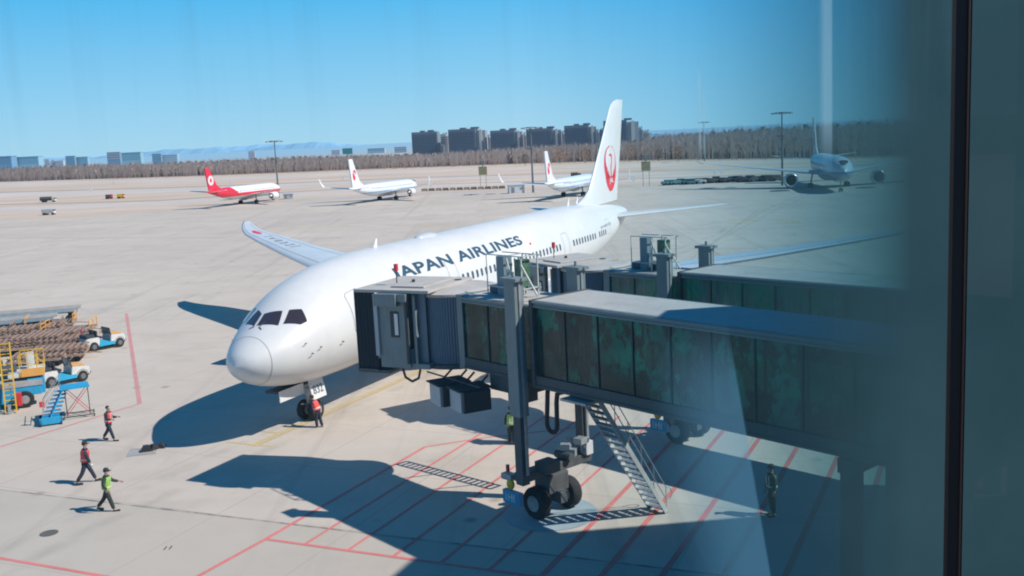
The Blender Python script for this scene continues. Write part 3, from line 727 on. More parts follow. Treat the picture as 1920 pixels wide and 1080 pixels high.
        for s in (s0, s1):
            for h in (.5, .95): hr.cyl((s, T0+.15, Z0-.15+h), (s, T1, Z1+h), .018, n=6)
            for i in range(6):
                k = i/5; hr.cyl((s, T0+.15+(T1-T0-.15)*k, Z0-.15+(Z1-Z0+.15)*k), (s, T0+.15+(T1-T0-.15)*k, Z0-.15+(Z1-Z0+.15)*k+.95), .016, n=6)
            pts = [(s, T1, Z1+.95), (s, T1+.25, Z1+.85), (s, T1+.35, Z1+.62), (s, T1+.22, Z1+.45), (s, T1, Z1+.5)]
            hr.path(pts, .018, 6)
        hr.build('handrail', STEEL, st, True)
        MB().box(((s0+s1)/2, -.05, 5.02), (1.2, .8, .08)).build('landing', STEEL, st)
        for s in (s0+.05, s1-.05): MB().cyl((s-.04, T1, .1), (s+.04, T1, .1), .1, n=14).build('castor', TYRE, st)
    # gate end supports
    MB().cyl((16.3, .1, 0), (16.3, .1, 5.1), .30, n=20).box((16.3, 1.3, 4.9), (.5, 3.0, .4)).cyl((16.3, 2.5, 0), (16.3, 2.5, 5.1), .30, n=20).build('support_column', BR_DARK, t)
    for c_ in kids(t):
        if not c_.name.startswith(('bogie', 'support')): c_.location.z = -drop
    return t
bridge((-2.0, 37.8), 0.0, 'nearest boarding bridge, dark glass tunnel with two white air units and an aluminium stair below', 19.5)
bridge((4.45, 45.8), R(-35), 'boarding bridge standing behind the nearer one, beside the airliner windows', 21.0, False, -46.5, .42)

# ------------------------------------------------------------------ setting: ground
def sheet(name, pts, z, m, sub=0):
    mb = MB(); mb.face([(p[0], p[1], z) for p in pts]); return struct(mb.build(name, m, recalc=False))
gm = MB(); gm.face([(-400, -60, 0), (460, -60, 0), (460, 470, 0), (-400, 470, 0)]); struct(gm.build('apron', concrete(), recalc=False))
GRASS = drygrass()
sheet('ground', [(-16000, -300), (16000, -300), (16000, 22000), (-16000, 22000)], -.06, farground())
edge = [(-60, 413), (0, 412), (120, 409), (250, 400), (400, 385), (520, 374), (620, 368), (760, 362), (900, 357), (1100, 352), (1300, 345), (1500, 337), (1700, 331), (2000, 325)]
pts = [G(*e) for e in edge]
mb = MB()
for a, b in zip(pts, pts[1:]):
    d0, d1 = a.length, b.length
    mb.face([(a.x, a.y, .004), (b.x, b.y, .004), (b.x*4.2, b.y*4.2, .004), (a.x*4.2, a.y*4.2, .004)])
struct(mb.build('dry_grass_field', GRASS, recalc=False))
TAXI = paint('taxiway_concrete', (.60, .52, .46), .9, .12, .02)
TAXID = paint('taxiway_shoulder', (.38, .31, .26), .9, .12, .02)
def band(name, pp, m, z=.008):
    mb = MB()
    for (a, b, w), (c, d, w2) in zip(pp, pp[1:]):
        p0, p1, p2, p3 = G(a, b), G(c, d), G(c, d-w2), G(a, b-w); mb.face([(p.x, p.y, z) for p in (p0, p1, p2, p3)])
    return struct(mb.build(name, m, recalc=False))
band('taxiway', [(-60, 400, 9), (300, 385, 8), (520, 368, 8), (800, 352, 6), (1100, 343, 5), (1400, 335, 4), (1800, 322, 4)], TAXI)
band('taxiway', [(-60, 372, 9), (300, 362, 9), (520, 352, 7), (800, 339, 6), (1100, 330, 5), (1400, 321, 5), (1800, 309, 4)], TAXI)
band('runway', [(-60, 352, 6), (300, 342, 6), (520, 334, 5), (800, 324, 5), (1100, 314, 4), (1400, 306, 4), (1800, 300, 3)], TAXI)
band('taxiway_shoulder', [(-60, 363, 1.6), (300, 353, 1.4), (520, 345, 1.4), (800, 333, 1.2), (1100, 325, 1), (1400, 317, 1), (1800, 305, 1)], TAXID, .012)
band('taxiway_shoulder', [(-60, 386, 1.5), (300, 377, 1.5), (520, 362, 1.3), (800, 346, 1.2), (1100, 338, 1), (1400, 329, 1), (1800, 318, 1)], TAXID, .012)
# markings
def strip(name, a, b, w, m, z=.008, dash=None):
    a, b = Vector((a[0], a[1])), Vector((b[0], b[1])); d = (b-a); L = d.length; d /= L; n = Vector((-d.y, d.x))*w/2
    mb = MB(); x = 0
    on, off = dash or (L, 0)
    while x < L:
        y = min(L, x+on); p, q = a+d*x, a+d*y
        mb.face([(*(p-n), z), (*(q-n), z), (*(q+n), z), (*(p+n), z)]); x = y+off
        if off == 0: break
    return struct(mb.build(name, m, recalc=False))
g = lambda *a: G(*a)
corner = g(498, 1011)
strip('red_line_marking', g(365, 1084), corner, .17, REDM)
strip('red_line_marking', corner, g(797, 838), .17, REDM, .0085)
strip('red_line_marking', g(797, 838), g(900, 822), .12, REDM, .009)
strip('red_line_marking', g(900, 822), g(1100, 800), .12, REDM)
base_d = (g(917, 1069)-corner); base_L = base_d.length; base_d.normalize()
strip('red_line_marking', corner, corner+base_d*26, .16, REDM, .0095)
hd = (g(943, 835)-g(654, 1032)).normalized()
sp = (g(917, 1069)-g(571, 1021)).length/4
for i in range(15):
    p = g(571, 1021)+base_d*sp*i
    strip('red_line_marking', p, p+hd*(14 if i < 1 else 17+i*.4), .13 if i < 5 else .2, REDM, .010+.0003*i)
strip('red_line_marking', g(-20, 1043), g(215, 1084), .16, REDM)
strip('red_line_marking', g(237, 588), g(262, 757), .24, REDF)
strip('red_line_marking', g(262, 757), g(-10, 841), .12, REDM, .009)
for o in (0, 9):
    strip('yellow_line_marking', g(468+o, 836-o*.1), g(796+o, 690+o*.1), .12, YELM, .0085)
strip('yellow_line_marking', g(425, 829), g(512, 837), .13, YELM, .009)
strip('yellow_line_marking', g(484, 808), g(518, 812), .12, YELM, .009)
a, b = g(480, 836), g(800, 692)
for i in range(60):
    k = i/60; p = a.lerp(b, k); strip('yellow_line_marking', p+Vector((-.15, .0, 0)), p+Vector((.22, .1, 0)), .07, YELM, .0092)
for (u0, v0, u1, v1) in ((1370, 412, 1420, 414), (1450, 412, 1500, 414), (1365, 418, 1415, 418), (1455, 418, 1505, 417), (500, 428, 660, 424), (740, 424, 860, 418)):
    strip('yellow_line_marking', g(u0, v0), g(u1, v1), .6, YELM)
strip('joint_marking', g(1255, 515), g(1420, 395), .10, TAXID, .009)
strip('joint_marking', g(-20, 446), g(640, 446), .25, TAXID, .009)
strip('joint_marking', g(1180, 466), g(1420, 466), .14, TAXID, .009)
# turning circle paint under the bogie, with the blue of shade painted in
mb = MB(); c0 = g(1032, 962); mb.face([(c0.x+1.75*math.cos(x), c0.y+1.75*math.sin(x), .016) for x in [2*math.pi*i/48 for i in range(48)]])
struct(mb.build('wheel_park_circle', marking('shade_blue_floor_paint', (.30, .40, .45), .5), recalc=False))
for px, py in ((320, 1027), (310, 1028)):
    p = g(px, py); MB().box((p.x, p.y, .01), (.03, .3, .02)).build('joint_gap', DARK)
for o in list(COL.objects):
    if o.name.startswith('joint_gap'): struct(o)
# manhole
p = g(92, 1000); tag(MB().lathe([(.33, 0), (.33, .012), (.28, .014)], (p.x, p.y, .004), (0, 0, 1), 32).build('manhole_cover', paint('cast_iron_cover', (.13, .12, .11), .8, .2, 4)), 'round dark manhole cover in the concrete at lower left', 'manhole')
p = g(268, 847)
dr = thing('drain', 'square drain grate with a dark rubber mat heap on it', 'drain grate', (p.x, p.y, 0), .2)
mb = MB()
for i in range(12): mb.box((-.62+i*.11, 0, .012), (.05, 1.1, .016))
mb.box((0, .56, .012), (1.35, .06, .018)).box((0, -.56, .012), (1.35, .06, .018)); mb.build('grate', STEEL, dr)
dr2 = thing('wheel_chock', 'heap of black rubber wheel chocks on the drain grate', 'wheel chock', (p.x, p.y, .02), .3)
for x, y, r_, s in ((.15, .0, 0, 1), (.5, .15, .6, .9), (.82, .28, -.3, .8)):
    MB().prism([(-.28*s, 0), (.28*s, 0), (.12*s, .26*s), (-.12*s, .26*s)], lambda q: Matrix.Rotation(r_, 3, 'Z') @ Vector((q[0], -.16, q[1]))+Vector((x, y, 0)), lambda q: Matrix.Rotation(r_, 3, 'Z') @ Vector((q[0], .16, q[1]))+Vector((x, y, 0))).build('rubber_wedge', BLACKP, dr2)

# ------------------------------------------------------------------ terminal building (beside the camera; casts the long shade)
FAC = paint('facade_panel', (.25, .30, .33), .5, .1, .5)
te = thing('terminal_building', 'grey terminal building wing standing beyond the right edge, shading the apron', 'building', (30, 15, 0))
poly = [(14.6, 28.9), (62, 33), (62, -30), (11.8, -30), (11.8, 22.2)]
MB().prism(poly, lambda q: Vector((q[0]-30, q[1]-15, 0)), lambda q: Vector((q[0]-30, q[1]-15, 17.6))).build('wall', FAC, te)
MB().prism([(14.5, 29.0), (62.2, 33.2), (62.2, -30.2), (11.6, -30.2), (11.6, 22.2)], lambda q: Vector((q[0]-30, q[1]-15, 17.603)), lambda q: Vector((q[0]-30, q[1]-15, 18.0))).build('roof', BR_LIGHT, te)
for i in range(9):
    y = 20-i*5
    w = MB().box((11.8-30-.04, y-15, 8), (.05, 4.2, 12)).build('window', paint('facade_glass', (.03, .07, .08), .08, .1), te)
    MB().box((11.8-30-.09, y-15, 8), (.05, .12, 12)).box((11.8-30-.09, y-15, 8), (.05, 4.2, .12)).build('frame', DARK, w)

# ------------------------------------------------------------------ people
def skinmesh(name, V, E, Rd, m, parent, sub=1, label=None):
    me = bpy.data.meshes.new(name); me.from_pydata([tuple(v) for v in V], E, [])
    o = bpy.data.objects.new(name, me); COL.objects.link(o); o.parent = parent
    sk = o.modifiers.new('Skin', 'SKIN'); sk.use_smooth_shade = True; sk.branch_smoothing = .3
    d = me.skin_vertices[0].data if me.skin_vertices else None
    if d is None:
        bm = bmesh.new(); bm.from_mesh(me); bm.verts.layers.skin.verify(); bm.to_mesh(me); bm.free(); d = me.skin_vertices[0].data
    for i, r in enumerate(Rd):
        d[i].radius = r if isinstance(r, tuple) else (r, r); d[i].use_root = (i == 0)
    o.modifiers.new('Subdivision', 'SUBSURF').levels = sub; o.modifiers[-1].render_levels = sub
    me.materials.append(m); return o
def person(label, loc, rz, pose, top=CNAVY, legs=CNAVY, vest=VRED, cap=True, mask=False, gloves=False, coat=.25, H=1.74, group='apron ground staff'):
    t = thing('person', label, 'person', loc, rz, group)
    k = H/1.76
    lean = R(pose.get('lean', 3)); hipz = pose.get('hip', .93)*k
    hip = Vector((0, 0, hipz))
    sp = lambda a, y=0: hip+Vector((math.sin(lean)*a, y, math.cos(lean)*a))*k
    chest, neckb, neckt = sp(.42), sp(.55), sp(.61)
    nod = R(pose.get('nod', 0))+lean*.6; hd = lambda f, u: neckt+Vector((math.cos(nod)*f+math.sin(nod)*u, 0, -math.sin(nod)*f+math.cos(nod)*u))*k
    V = []; E = []; RD = []
    def add(p, r, par=None):
        V.append(Vector(p)); RD.append(tuple(x*k for x in r) if isinstance(r, tuple) else r*k); i = len(V)-1
        if par is not None: E.append((par, i))
        return i
    r0 = add(hip, (.125, .10)); b1 = add(sp(.2), (.12, .095), r0); b2 = add(chest, (.15, .11), b1); b3 = add(neckb, .065, b2); b4 = add(neckt, .055, b3)
    b5 = add(hd(.02, .08), (.078, .09), b4); b6 = add(hd(.01, .16), (.08, .095), b5); b7 = add(hd(0, .215), (.05, .06), b6)
    add(hd(.11, .10), .012, b5)                              # nose
    JL = {}; JA = {}
    for sd, (th, kn) in zip((1, -1), pose['legs']):
        h = hip+Vector((0, sd*.09, -.04))*k; a = R(th); bnd = R(kn)
        kne = h+Vector((math.sin(a), sd*.01, -math.cos(a)))*.43*k; ank = kne+Vector((math.sin(a-bnd), 0, -math.cos(a-bnd)))*.42*k
        fa = R(pose.get('foot', {}).get(sd, 0)); toe = ank+Vector((math.cos(fa)*.17, sd*.02, -.05-math.sin(fa)*.12))*k
        i = add(h, .085, r0); i = add(kne, .058, i); j = add(ank, .042, i); add(toe, .032, j); JL[sd] = (h, kne, ank, toe)
    for sd, (fw, ab, el) in zip((1, -1), pose['arms']):
        s = sp(.50, sd*.185/1); a = R(fw)+lean; ab = R(ab)
        d1 = Vector((math.sin(a)*math.cos(ab), sd*math.sin(ab), -math.cos(a)*math.cos(ab)))
        a2 = a+R(el); d2 = Vector((math.sin(a2)*math.cos(ab*.5), sd*math.sin(ab*.5), -math.cos(a2)*math.cos(ab*.5)))
        elb = s+d1*.29*k; wr = elb+d2*.25*k; pm = wr+d2*.07*k
        i = add(s, .058, b2); i = add(elb, .042, i); i = add(wr, .027, i); j = add(pm, (.034, .022), i)
        side = d2.cross(Vector((0, 1, 0))).normalized(); 
        for q, L in ((-.028, .075), (-.010, .085), (.009, .080), (.026, .062)):
            f0 = pm+side*q*k*1.1+d2*.035*k; f1 = f0+d2*L*.5*k; f2 = f1+(d2*.7+Vector((0, -sd*.5, 0))).normalized()*L*.5*k
            x = add(f0, .010, j); x = add(f1, .009, x); add(f2, .008, x)
        th0 = wr+side*.03*k+d2*.02*k; x = add(th0, .011, i); add(th0+(d2+side*.8).normalized()*.06*k, .010, x)
        JA[sd] = (s, elb, wr, pm, d2)
    body = skinmesh('body', V, E, RD, SKIN, t)
    # trousers
    V2, E2, R2 = [hip+Vector((0, 0, .06*k)), hip], [(0, 1)], [(.135*k, .115*k), (.15*k, .125*k)]
    for sd in (1, -1):
        h, kn, an, toe = JL[sd]; n = len(V2); V2 += [h, kn, an+Vector((0, 0, .02))]; E2 += [(1, n), (n, n+1), (n+1, n+2)]; R2 += [.115*k, .090*k, .078*k]
    skinmesh('trousers', V2, E2, R2, legs, t)
    # jacket with sleeves
    V3 = [sp(-coat), sp(-.05), sp(.2), sp(.42), sp(.52)]; E3 = [(0, 1), (1, 2), (2, 3), (3, 4)]; R3 = [(.205*k, .165*k), (.195*k, .16*k), (.175*k, .145*k), (.195*k, .15*k), (.10*k, .09*k)]
    for sd in (1, -1):
        s, e, w, pm, d2 = JA[sd]; n = len(V3); V3 += [s, e, w]; E3 += [(3, n), (n, n+1), (n+1, n+2)]; R3 += [.092*k, .075*k, .058*k]
    jk = skinmesh('jacket', V3, E3, R3, top, t)
    MB().lathe([(.085*k, 0), (.095*k, .02), (.08*k, .06*k)], sp(.53), (math.sin(lean), 0, math.cos(lean)), 16, False).build('collar', top, t, True)
    # vest
    if vest:
        def vr(z0, z1, off, nm, m, par, fr=0.0):
            mb = MB(); rg = []; N = 28
            for i in range(7):
                z = z0+(z1-z0)*i/6
                w = itp([(-.3, .20), (-.05, .195), (.2, .180), (.36, .20), (.5, .18), (.56, .12)], z)+off; dp = itp([(-.3, .172), (-.05, .170), (.2, .156), (.42, .165), (.5, .135), (.56, .095)], z)+off
                c0_ = sp(z); ring = []
                for j in range(N):
                    a = 2*math.pi*j/N; x, y = dp*math.cos(a), w*math.sin(a)
                    ring.append(c0_+Vector((math.cos(lean)*x, y, -math.sin(lean)*x))*k)
                rg.append(ring)
            mb.loft(rg, False, False); return mb.build(nm, m, par, True)
        v = vr(.02, .53, .012, 'vest', vest, t)
        vr(.10, .145, .018, 'reflective_band', REFL, v); 
        for sd in (1, -1):
            mb = MB()
            for f in (1, -1):
                P_ = [sp(.10+.4*i/6)+Vector((math.cos(lean)*f*(itp([(.0, .168), (.2, .156), (.42, .165), (.5, .135)], .10+.4*i/6)+.018)*.93, sd*.075, 0))*k for i in range(7)]
                for p0, p1 in zip(P_, P_[1:]): mb.face([p0+Vector((0, -.02, 0)), p0+Vector((0, .02, 0)), p1+Vector((0, .02, 0)), p1+Vector((0, -.02, 0))])
            mb.build('reflective_band', REFL, v)
    for sd in (1, -1):
        h, kn, an, toe = JL[sd]; c_ = (an+toe)/2+Vector((0, 0, -.015)); d = toe-an; a = math.atan2(d.z+.05*k, d.x)
        MB().box(c_+Vector((.01, 0, -.01)), (.28*k, .10*k, .09*k), Mx=Matrix.Rotation(-a, 3, 'Y'), bev=.03).build('shoe', BLACKP, t, True)
        if gloves:
            s, e, w, pm, d2 = JA[sd]; MB().sph(pm+d2*.03, .05*k, (1, .7, 1.2), 10).build('glove', MASKM, t, True)
    # hair, cap, ears, eyes, mouth
    mb = MB(); ctr = hd(-.012, .155)
    bmesh.ops.create_uvsphere(mb.bm, u_segments=18, v_segments=12, radius=1, matrix=Matrix.Translation(ctr) @ Matrix.Diagonal((.108*k, .092*k, .102*k, 1)))
    cut = hd(.045, .12)
    bmesh.ops.delete(mb.bm, geom=[v for v in mb.bm.verts if (v.co-hd(.0, .09)).z < 0 or ((v.co-cut).x > 0 and v.co.z < hd(0, .19).z)], context='VERTS')
    mb.build('hair', HAIR, t, True)
    if cap:
        mb = MB().lathe([(.105*k, .0), (.108*k, .03), (.10*k, .07*k), (.06*k, .10*k), (.01, .105*k)], hd(-.005, .165), (math.sin(nod), 0, math.cos(nod)), 20)
        mb.box(hd(.13, .17), (.11*k, .13*k, .012), Mx=Matrix.Rotation(nod, 3, 'Y'), bev=.004); mb.build('cap', BLACKP, t, True)
    for sd in (1, -1):
        MB().sph(hd(0, .10)+Vector((0, sd*.085*k, 0)), .024*k, (.7, .35, 1.2), 10).build('ear', SKIN, body, True)
        MB().sph(hd(.086, .125)+Vector((0, sd*.030*k, 0)), .011*k, (.6, 1.2, .8), 8).build('eye', DARK, body, True)
    MB().box(hd(.096, .055), (.01, .045*k, .009)).build('mouth', REDE, body)
    if mask:
        MB().sph(hd(.068, .075), .048*k, (.85, 1.15, 1.0), 14).build('mask', MASKM, t, True)
    return t
WALK1 = dict(lean=5, hip=.91, legs=[(26, 6), (-20, 14)], arms=[(-14, 8, 14), (8, 8, 10)], foot={-1: 18})
WALK2 = dict(lean=4, hip=.91, legs=[(-20, 16), (20, 4)], arms=[(8, 8, 78), (2, 8, 84)], foot={1: 18})
POINT = dict(lean=4, hip=.91, legs=[(-22, 18), (18, 4)], arms=[(30, 12, 40), (-22, 26, 62)], foot={1: 20}, nod=6)
def at(px, py): p = G(px, py); return (p.x, p.y, .012)
person('person walking right in a long navy coat and orange-red vest, white gloves, at lower left', at(164, 906), R(22), WALK1, gloves=True, H=1.84)
person('person in navy coat and open orange-red vest, hands together, walking nearest the airliner nose shadow', at(207, 826), R(-8), WALK2, cap=False, H=1.76)
person('person in black clothes, cap and lime-yellow vest with arm held out to the right', at(204, 958), R(8), POINT, top=CGREEN, legs=CGREEN, vest=VGRN, mask=True, coat=.05, H=1.74)
person('person in a pink-red vest stooping beside the nose wheels', at(598, 801), R(150), dict(lean=24, hip=.88, legs=[(8, 12), (-6, 10)], arms=[(38, 10, 30), (42, 10, 35)], nod=14), coat=.06, H=1.70)
person('person in a lime vest standing half hidden behind the bridge lift column', at(960, 833), R(100), dict(lean=2, legs=[(4, 4), (-4, 4)], arms=[(4, 8, 10), (0, 8, 12)]), top=CGREEN, legs=CGREEN, vest=VGRN, coat=.05, H=1.74)
person('person in dark clothes standing in the shade under the tunnel at right', at(1448, 966), R(200), dict(lean=2, legs=[(3, 4), (-3, 4)], arms=[(4, 8, 10), (0, 8, 12)]), top=CGREEN, legs=CGREEN, vest=paint('dull_green_vest', (.05, .10, .06), .7), coat=.05, H=1.86)

# ------------------------------------------------------------------ ground support equipment
def tug(label, loc, rz):
    t = thing('baggage_tractor', label, 'baggage tractor', loc, rz, 'baggage tractors by the equipment park'); t.scale = (.9, .95, .98)
    # side outlines: front is +x, 3.3 m long
    def pr(poly, y0, y1, m, nm, par=t, bev=.03):
        mb = MB().prism(poly, lambda q: Vector((q[0], y0, q[1])), lambda q: Vector((q[0], y1, q[1])))
        bmesh.ops.recalc_face_normals(mb.bm, faces=mb.bm.faces)
        if bev: bmesh.ops.bevel(mb.bm, geom=mb.bm.edges[:], offset=bev, segments=2, affect='EDGES')
        return mb.build(nm, m, par, True)
    body = pr([(-1.65, .42), (-1.65, .92), (-1.35, 1.02), (-.55, 1.0), (-.45, .55), (.35, .50), (.45, 1.05), (1.45, .98), (1.62, .85), (1.65, .42)], -.72, .72, EQW, 'body')
    pr([(.5, 1.055), (.52, 1.13), (1.35, 1.08), (1.42, 1.0)], -.62, .62, ORANGE, 'hood', t, .02)
    for y in (-.735, .735): pr([(-.62, .32), (-.5, .80), (-.38, .84), (.30, .56), (.72, .56), (.72, .32)], y-.015, y+.015, paint('tractor_blue', (.03, .38, .62), .4, .1), 'side_panel', t, 0)
    MB().box((-.05, 0, .5), (1.0, 1.3, .1)).build('cab_floor', DARK, t)
    for y in (-.35, .35):
        MB().box((-.45, y, .95), (.48, .5, .14), bev=.04).box((-.68, y, 1.25), (.12, .5, .5), bev=.04).build('seat', BLACKP, t, True)
    MB().cyl((.42, .3, 1.0), (.18, .3, 1.32), .03).build('steering_column', DARK, t)
    mb = MB(); mb.path([Vector((.16, .3, 1.33))+Vector((.10*math.sin(a)*.7, .18*math.cos(a), .16*math.sin(a))) for a in [2*math.pi*i/14 for i in range(15)]], .018, 6); mb.build('steering_wheel', DARK, t)
    fr = MB()
    for y in (-.66, .66): fr.bar((.45, y, 1.0), (.38, y, 1.55), .045)
    fr.bar((.38, -.66, 1.55), (.38, .66, 1.55), .045); fr = fr.build('windscreen_frame', DARK, t)
    mb = MB(); mb.face([(.44, -.62, 1.05), (.44, .62, 1.05), (.385, .62, 1.52), (.385, -.62, 1.52)]); mb.build('windscreen', paint('windscreen_glass', (.08, .2, .22), .1, .1), fr)
    MB().box((-1.2, 0, 1.12), (.7, 1.2, .22), bev=.04).box((-1.62, .0, .62), (.16, 1.3, .4), bev=.03).build('rear_deck', DARK, t)
    MB().cyl((-1.5, .35, 1.0), (-1.5, .35, 1.75), .03).build('flag_pole', EQW, t)
    MB().box((-1.45, .35, 1.5), (.1, .22, .42), bev=.03).build('red_extinguisher', REDE, t)
    for x in (-1.05, 1.12):
        for y in (-.66, .66): wheel(t, (x, y, .36), .36, .26, hub=paint('dull_hub', (.16, .16, .16), .7))
    for x in (-1.05, 1.12):
        for y in (-.69, .69):
            mb = MB(); mb.path([Vector((x+.43*math.cos(a), y, .36+.43*math.sin(a))) for a in [math.pi*i/10 for i in range(11)]], .04, 6); mb.build('mudguard', EQW if x < 0 else BLACKP, t)
    for y in (-.5, .5): MB().cyl((1.63, y, .78), (1.67, y, .78), .08, n=12).build('headlight', WHITED, t)
    MB().box((1.68, 0, .5), (.08, 1.3, .16), bev=.02).build('bumper', BLACKP, t)
    return t
p0, p1 = G(160, 657), G(228, 640)
tug('white baggage tractor with orange hood, the farther of the two by the dollies', (G(190, 655).x, G(190, 655).y+.3, .006), math.atan2(p1.y-p0.y, p1.x-p0.x)-.25)
tug('white baggage tractor with orange hood beside the yellow railed loader', (G(117, 719).x, G(117, 719).y+.1, .006), math.atan2(p1.y-p0.y, p1.x-p0.x)-.3)

# rusty pallet dollies parked in rows
def dolly(label, loc, rz, rack, stack=1):
    t = thing('pallet_dolly', label, 'cargo dolly', loc, rz, 'rusty dollies parked in rows')
    W_, L_ = 2.4, 3.6
    fr = MB()
    for y in (-W_/2, W_/2): fr.box((0, y, .50), (L_, .10, .16))
    for x in (-L_/2, -L_/4, 0, L_/4, L_/2): fr.box((x, 0, .50), (.10, W_-.1, .14))
    fr.build('frame', RUST, t)
    ro = MB()
    for i in range(15): ro.cyl((-L_/2+.2+i*.228, -W_/2+.1, .6), (-L_/2+.2+i*.228, W_/2-.1, .6), .045, n=6)
    ro.build('roller_deck', paint('worn_roller_steel', (.30, .24, .21), .6, .3, 3), t)
    for x in (-1.3, 1.3):
        for y in (-.95, .95): MB().cyl((x, y-.07, .2), (x, y+.07, .2), .2, n=14).build('wheel', TYRE, t, True)
    MB().bar((L_/2, 0, .45), (L_/2+1.0, 0, .32), .07).build('tow_bar', RUST, t)
    if rack:
        rk = MB(); m = rack
        for x in (-L_/2, L_/2):
            for y in (-W_/2, 0, W_/2): rk.bar((x, y, .5), (x, y, 1.25), .07)
            rk.bar((x, -W_/2, 1.25), (x, W_/2, 1.25), .07); rk.bar((x, -W_/2, .9), (x, W_/2, .9), .05)
        rk.build('end_rack', m, t)
    for s in range(1, stack):
        z = .66+(s-1)*.2
        sm = MB()
        for y in (-1, 0, 1): sm.box((0.05*s, y, z+.05), (L_, .1, .1))
        for i in range(9): sm.box((-1.6+i*.4+.05*s, 0, z+.12), (.16, W_-.2, .05))
        sm.build('stacked_pallet', RUST, t)
    return t
dd = [('dolly with orange end racks, nearest the far tractor', 122, 634, ORANGE, 1), ('bare rusty dolly beside the far tractor', 112, 662, None, 3), ('dolly with orange racks at the back of the far row', 88, 622, ORANGE, 1),
      ('low rusty dolly with stacked pallets in the middle of the park', 90, 655, None, 4), ('rusty dolly behind the near tractor', 100, 682, None, 3), ('grey rusty dolly with racks in the far row', 62, 634, RUST, 2),
      ('rusty dolly stacked with pallets behind the yellow rail', 58, 664, None, 4), ('dolly stacked with pallets at the left end of the far row', 22, 642, RUST, 3), ('dolly against the left edge, stacked low', 20, 668, None, 3), ('rusty dolly just above the loader deck', 62, 690, None, 2)]
for i, (lb, px, py, rk, stk) in enumerate(dd):
    p = G(px, py); dolly(lb, (p.x, p.y+1.0, .006+.0002*i), R(14+(i*37 % 11)-5), rk, stk)
# long light roofed carts at the back left
for i, (px, py, lb) in enumerate(((18, 632, 'long flat cart with a pale deck at the far left of the park'), (48, 622, 'long flat cart with a pale deck, farthest back in the park'))):
    p = G(px, py); t = thing('flat_cart', lb, 'cargo cart', (p.x-.8, p.y+2.0+i*2, .006), R(16), 'pale flat carts')
    MB().box((0, 0, 1.15), (7.0, 1.9, .10), bev=.02).build('deck', paint('weathered_deck', (.42, .38, .34), .8, .25, 1.5), t)
    MB().box((0, -.95, 1.0), (6.8, .06, .22)).box((0, .95, 1.0), (6.8, .06, .22)).build('side_rail', paint('rail_blue_grey', (.30, .42, .50), .6, .1), t)
    for x in (-2.6, 2.6):
        for y in (-.8, .8): MB().cyl((x, y-.08, .3), (x, y+.08, .3), .3, n=14).bar((x, y, .5), (x, y, 1.1), .08).build('wheel', TYRE, t, True)
    MB().box((0, 0, .8), (6.4, .5, .2)).build('chassis', RUST, t)

# cargo loader with yellow ladder and rails
p = G(40, 768)
lo = thing('cargo_loader', 'blue and white cargo loader with yellow ladder and railed orange deck, at the left edge', 'cargo loader', (p.x-1.6, p.y+1.0, .006), R(24))
MB().box((-.4, 0, .95), (5.2, 2.4, .55), bev=.04).box((1.95, -.6, 1.15), (.9, 1.0, .9), bev=.05).box((.2, -1.0, .75), (1.3, .5, .8), bev=.04).build('chassis', BLUEP, lo)
MB().box((-.2, 0, 1.47), (5.0, 2.3, .12)).box((-.2, -1.2, 1.36), (5.0, .08, .28)).build('deck', paint('loader_deck_grey', (.40, .41, .42), .6, .2, 2), lo)
MB().box((1.5, 0, 1.86), (1.9, 2.2, .26), bev=.04).build('bridge_platform', EQW, lo)
MB().box((1.85, -1.13, 1.98), (1.2, .05, .46), bev=.01).build('orange_side_plate', ORANGE, lo)
rl = MB()
for x in (1.2, 1.65, 2.1, 2.45):
    rl.bar((x, -1.12, 1.8), (x, -1.12, 3.05 if x < 2.2 else 2.6), .05); rl.bar((x, 1.12, 1.8), (x, 1.12, 2.9), .05)
rl.bar((1.2, -1.12, 3.05), (1.9, -1.12, 3.1), .05).bar((1.9, -1.12, 3.1), (2.45, -1.12, 2.45), .05).bar((1.2, -1.12, 2.6), (2.45, -1.12, 2.3), .045).bar((1.2, 1.12, 2.9), (2.45, 1.12, 2.9), .05)
rl.build('guard_rail', YEL, lo)
MB().box((1.75, .1, 2.45), (.42, .5, .95), bev=.06).build('control_pedestal', EQW, lo, True)
MB().box((.6, .2, 2.0), (.8, 1.2, .4), bev=.04).box((.1, .4, 2.2), (.4, .5, .7), bev=.04).build('machinery', BR_DARK, lo)
ld = MB()
for x in (.30, .85): ld.bar((x, -2.1, .05), (x+.02, -1.55, 3.95), .07); ld.bar((x, -2.32, .05), (x+.02, -1.77, 3.95), .045)
for i in range(14):
    k = i/13; ld.bar((.30, -2.1+.55*k*.97, .15+3.7*k), (.85, -2.1+.55*k*.97, .15+3.7*k), .045); 
    if i % 3 == 0: ld.bar((.30, -2.1+.55*k*.97, .15+3.7*k), (.30, -2.32+.55*k*.97, .15+3.7*k), .04).bar((.85, -2.1+.55*k*.97, .15+3.7*k), (.85, -2.32+.55*k*.97, .15+3.7*k), .04)
ld.build('ladder', YEL, lo)
for x in (-2.2, 1.3):
    for y in (-1.15, 1.15): wheel(lo, (x, y, .48), .48, .34)
MB().box((-.22, -1.75, 2.35), (.42, .5, 3.3), bev=.05).build('lift_mast', EQW, lo)
MB().box((-.22, -1.78, .75), (.46, .55, 1.4), bev=.03).build('mast_foot', BLUEP, lo)
for x, y in ((.5, -2.2), (-.2, -2.35)): MB().cyl((x, y, .0), (x, y, .12), .2, n=16).box((x, y, .3), (.16, .16, .4)).build('stabiliser_foot', STEEL, lo)
MB().box((1.02, -1.6, .62), (.28, .3, .75), bev=.05).build('red_cabinet', REDE, lo)

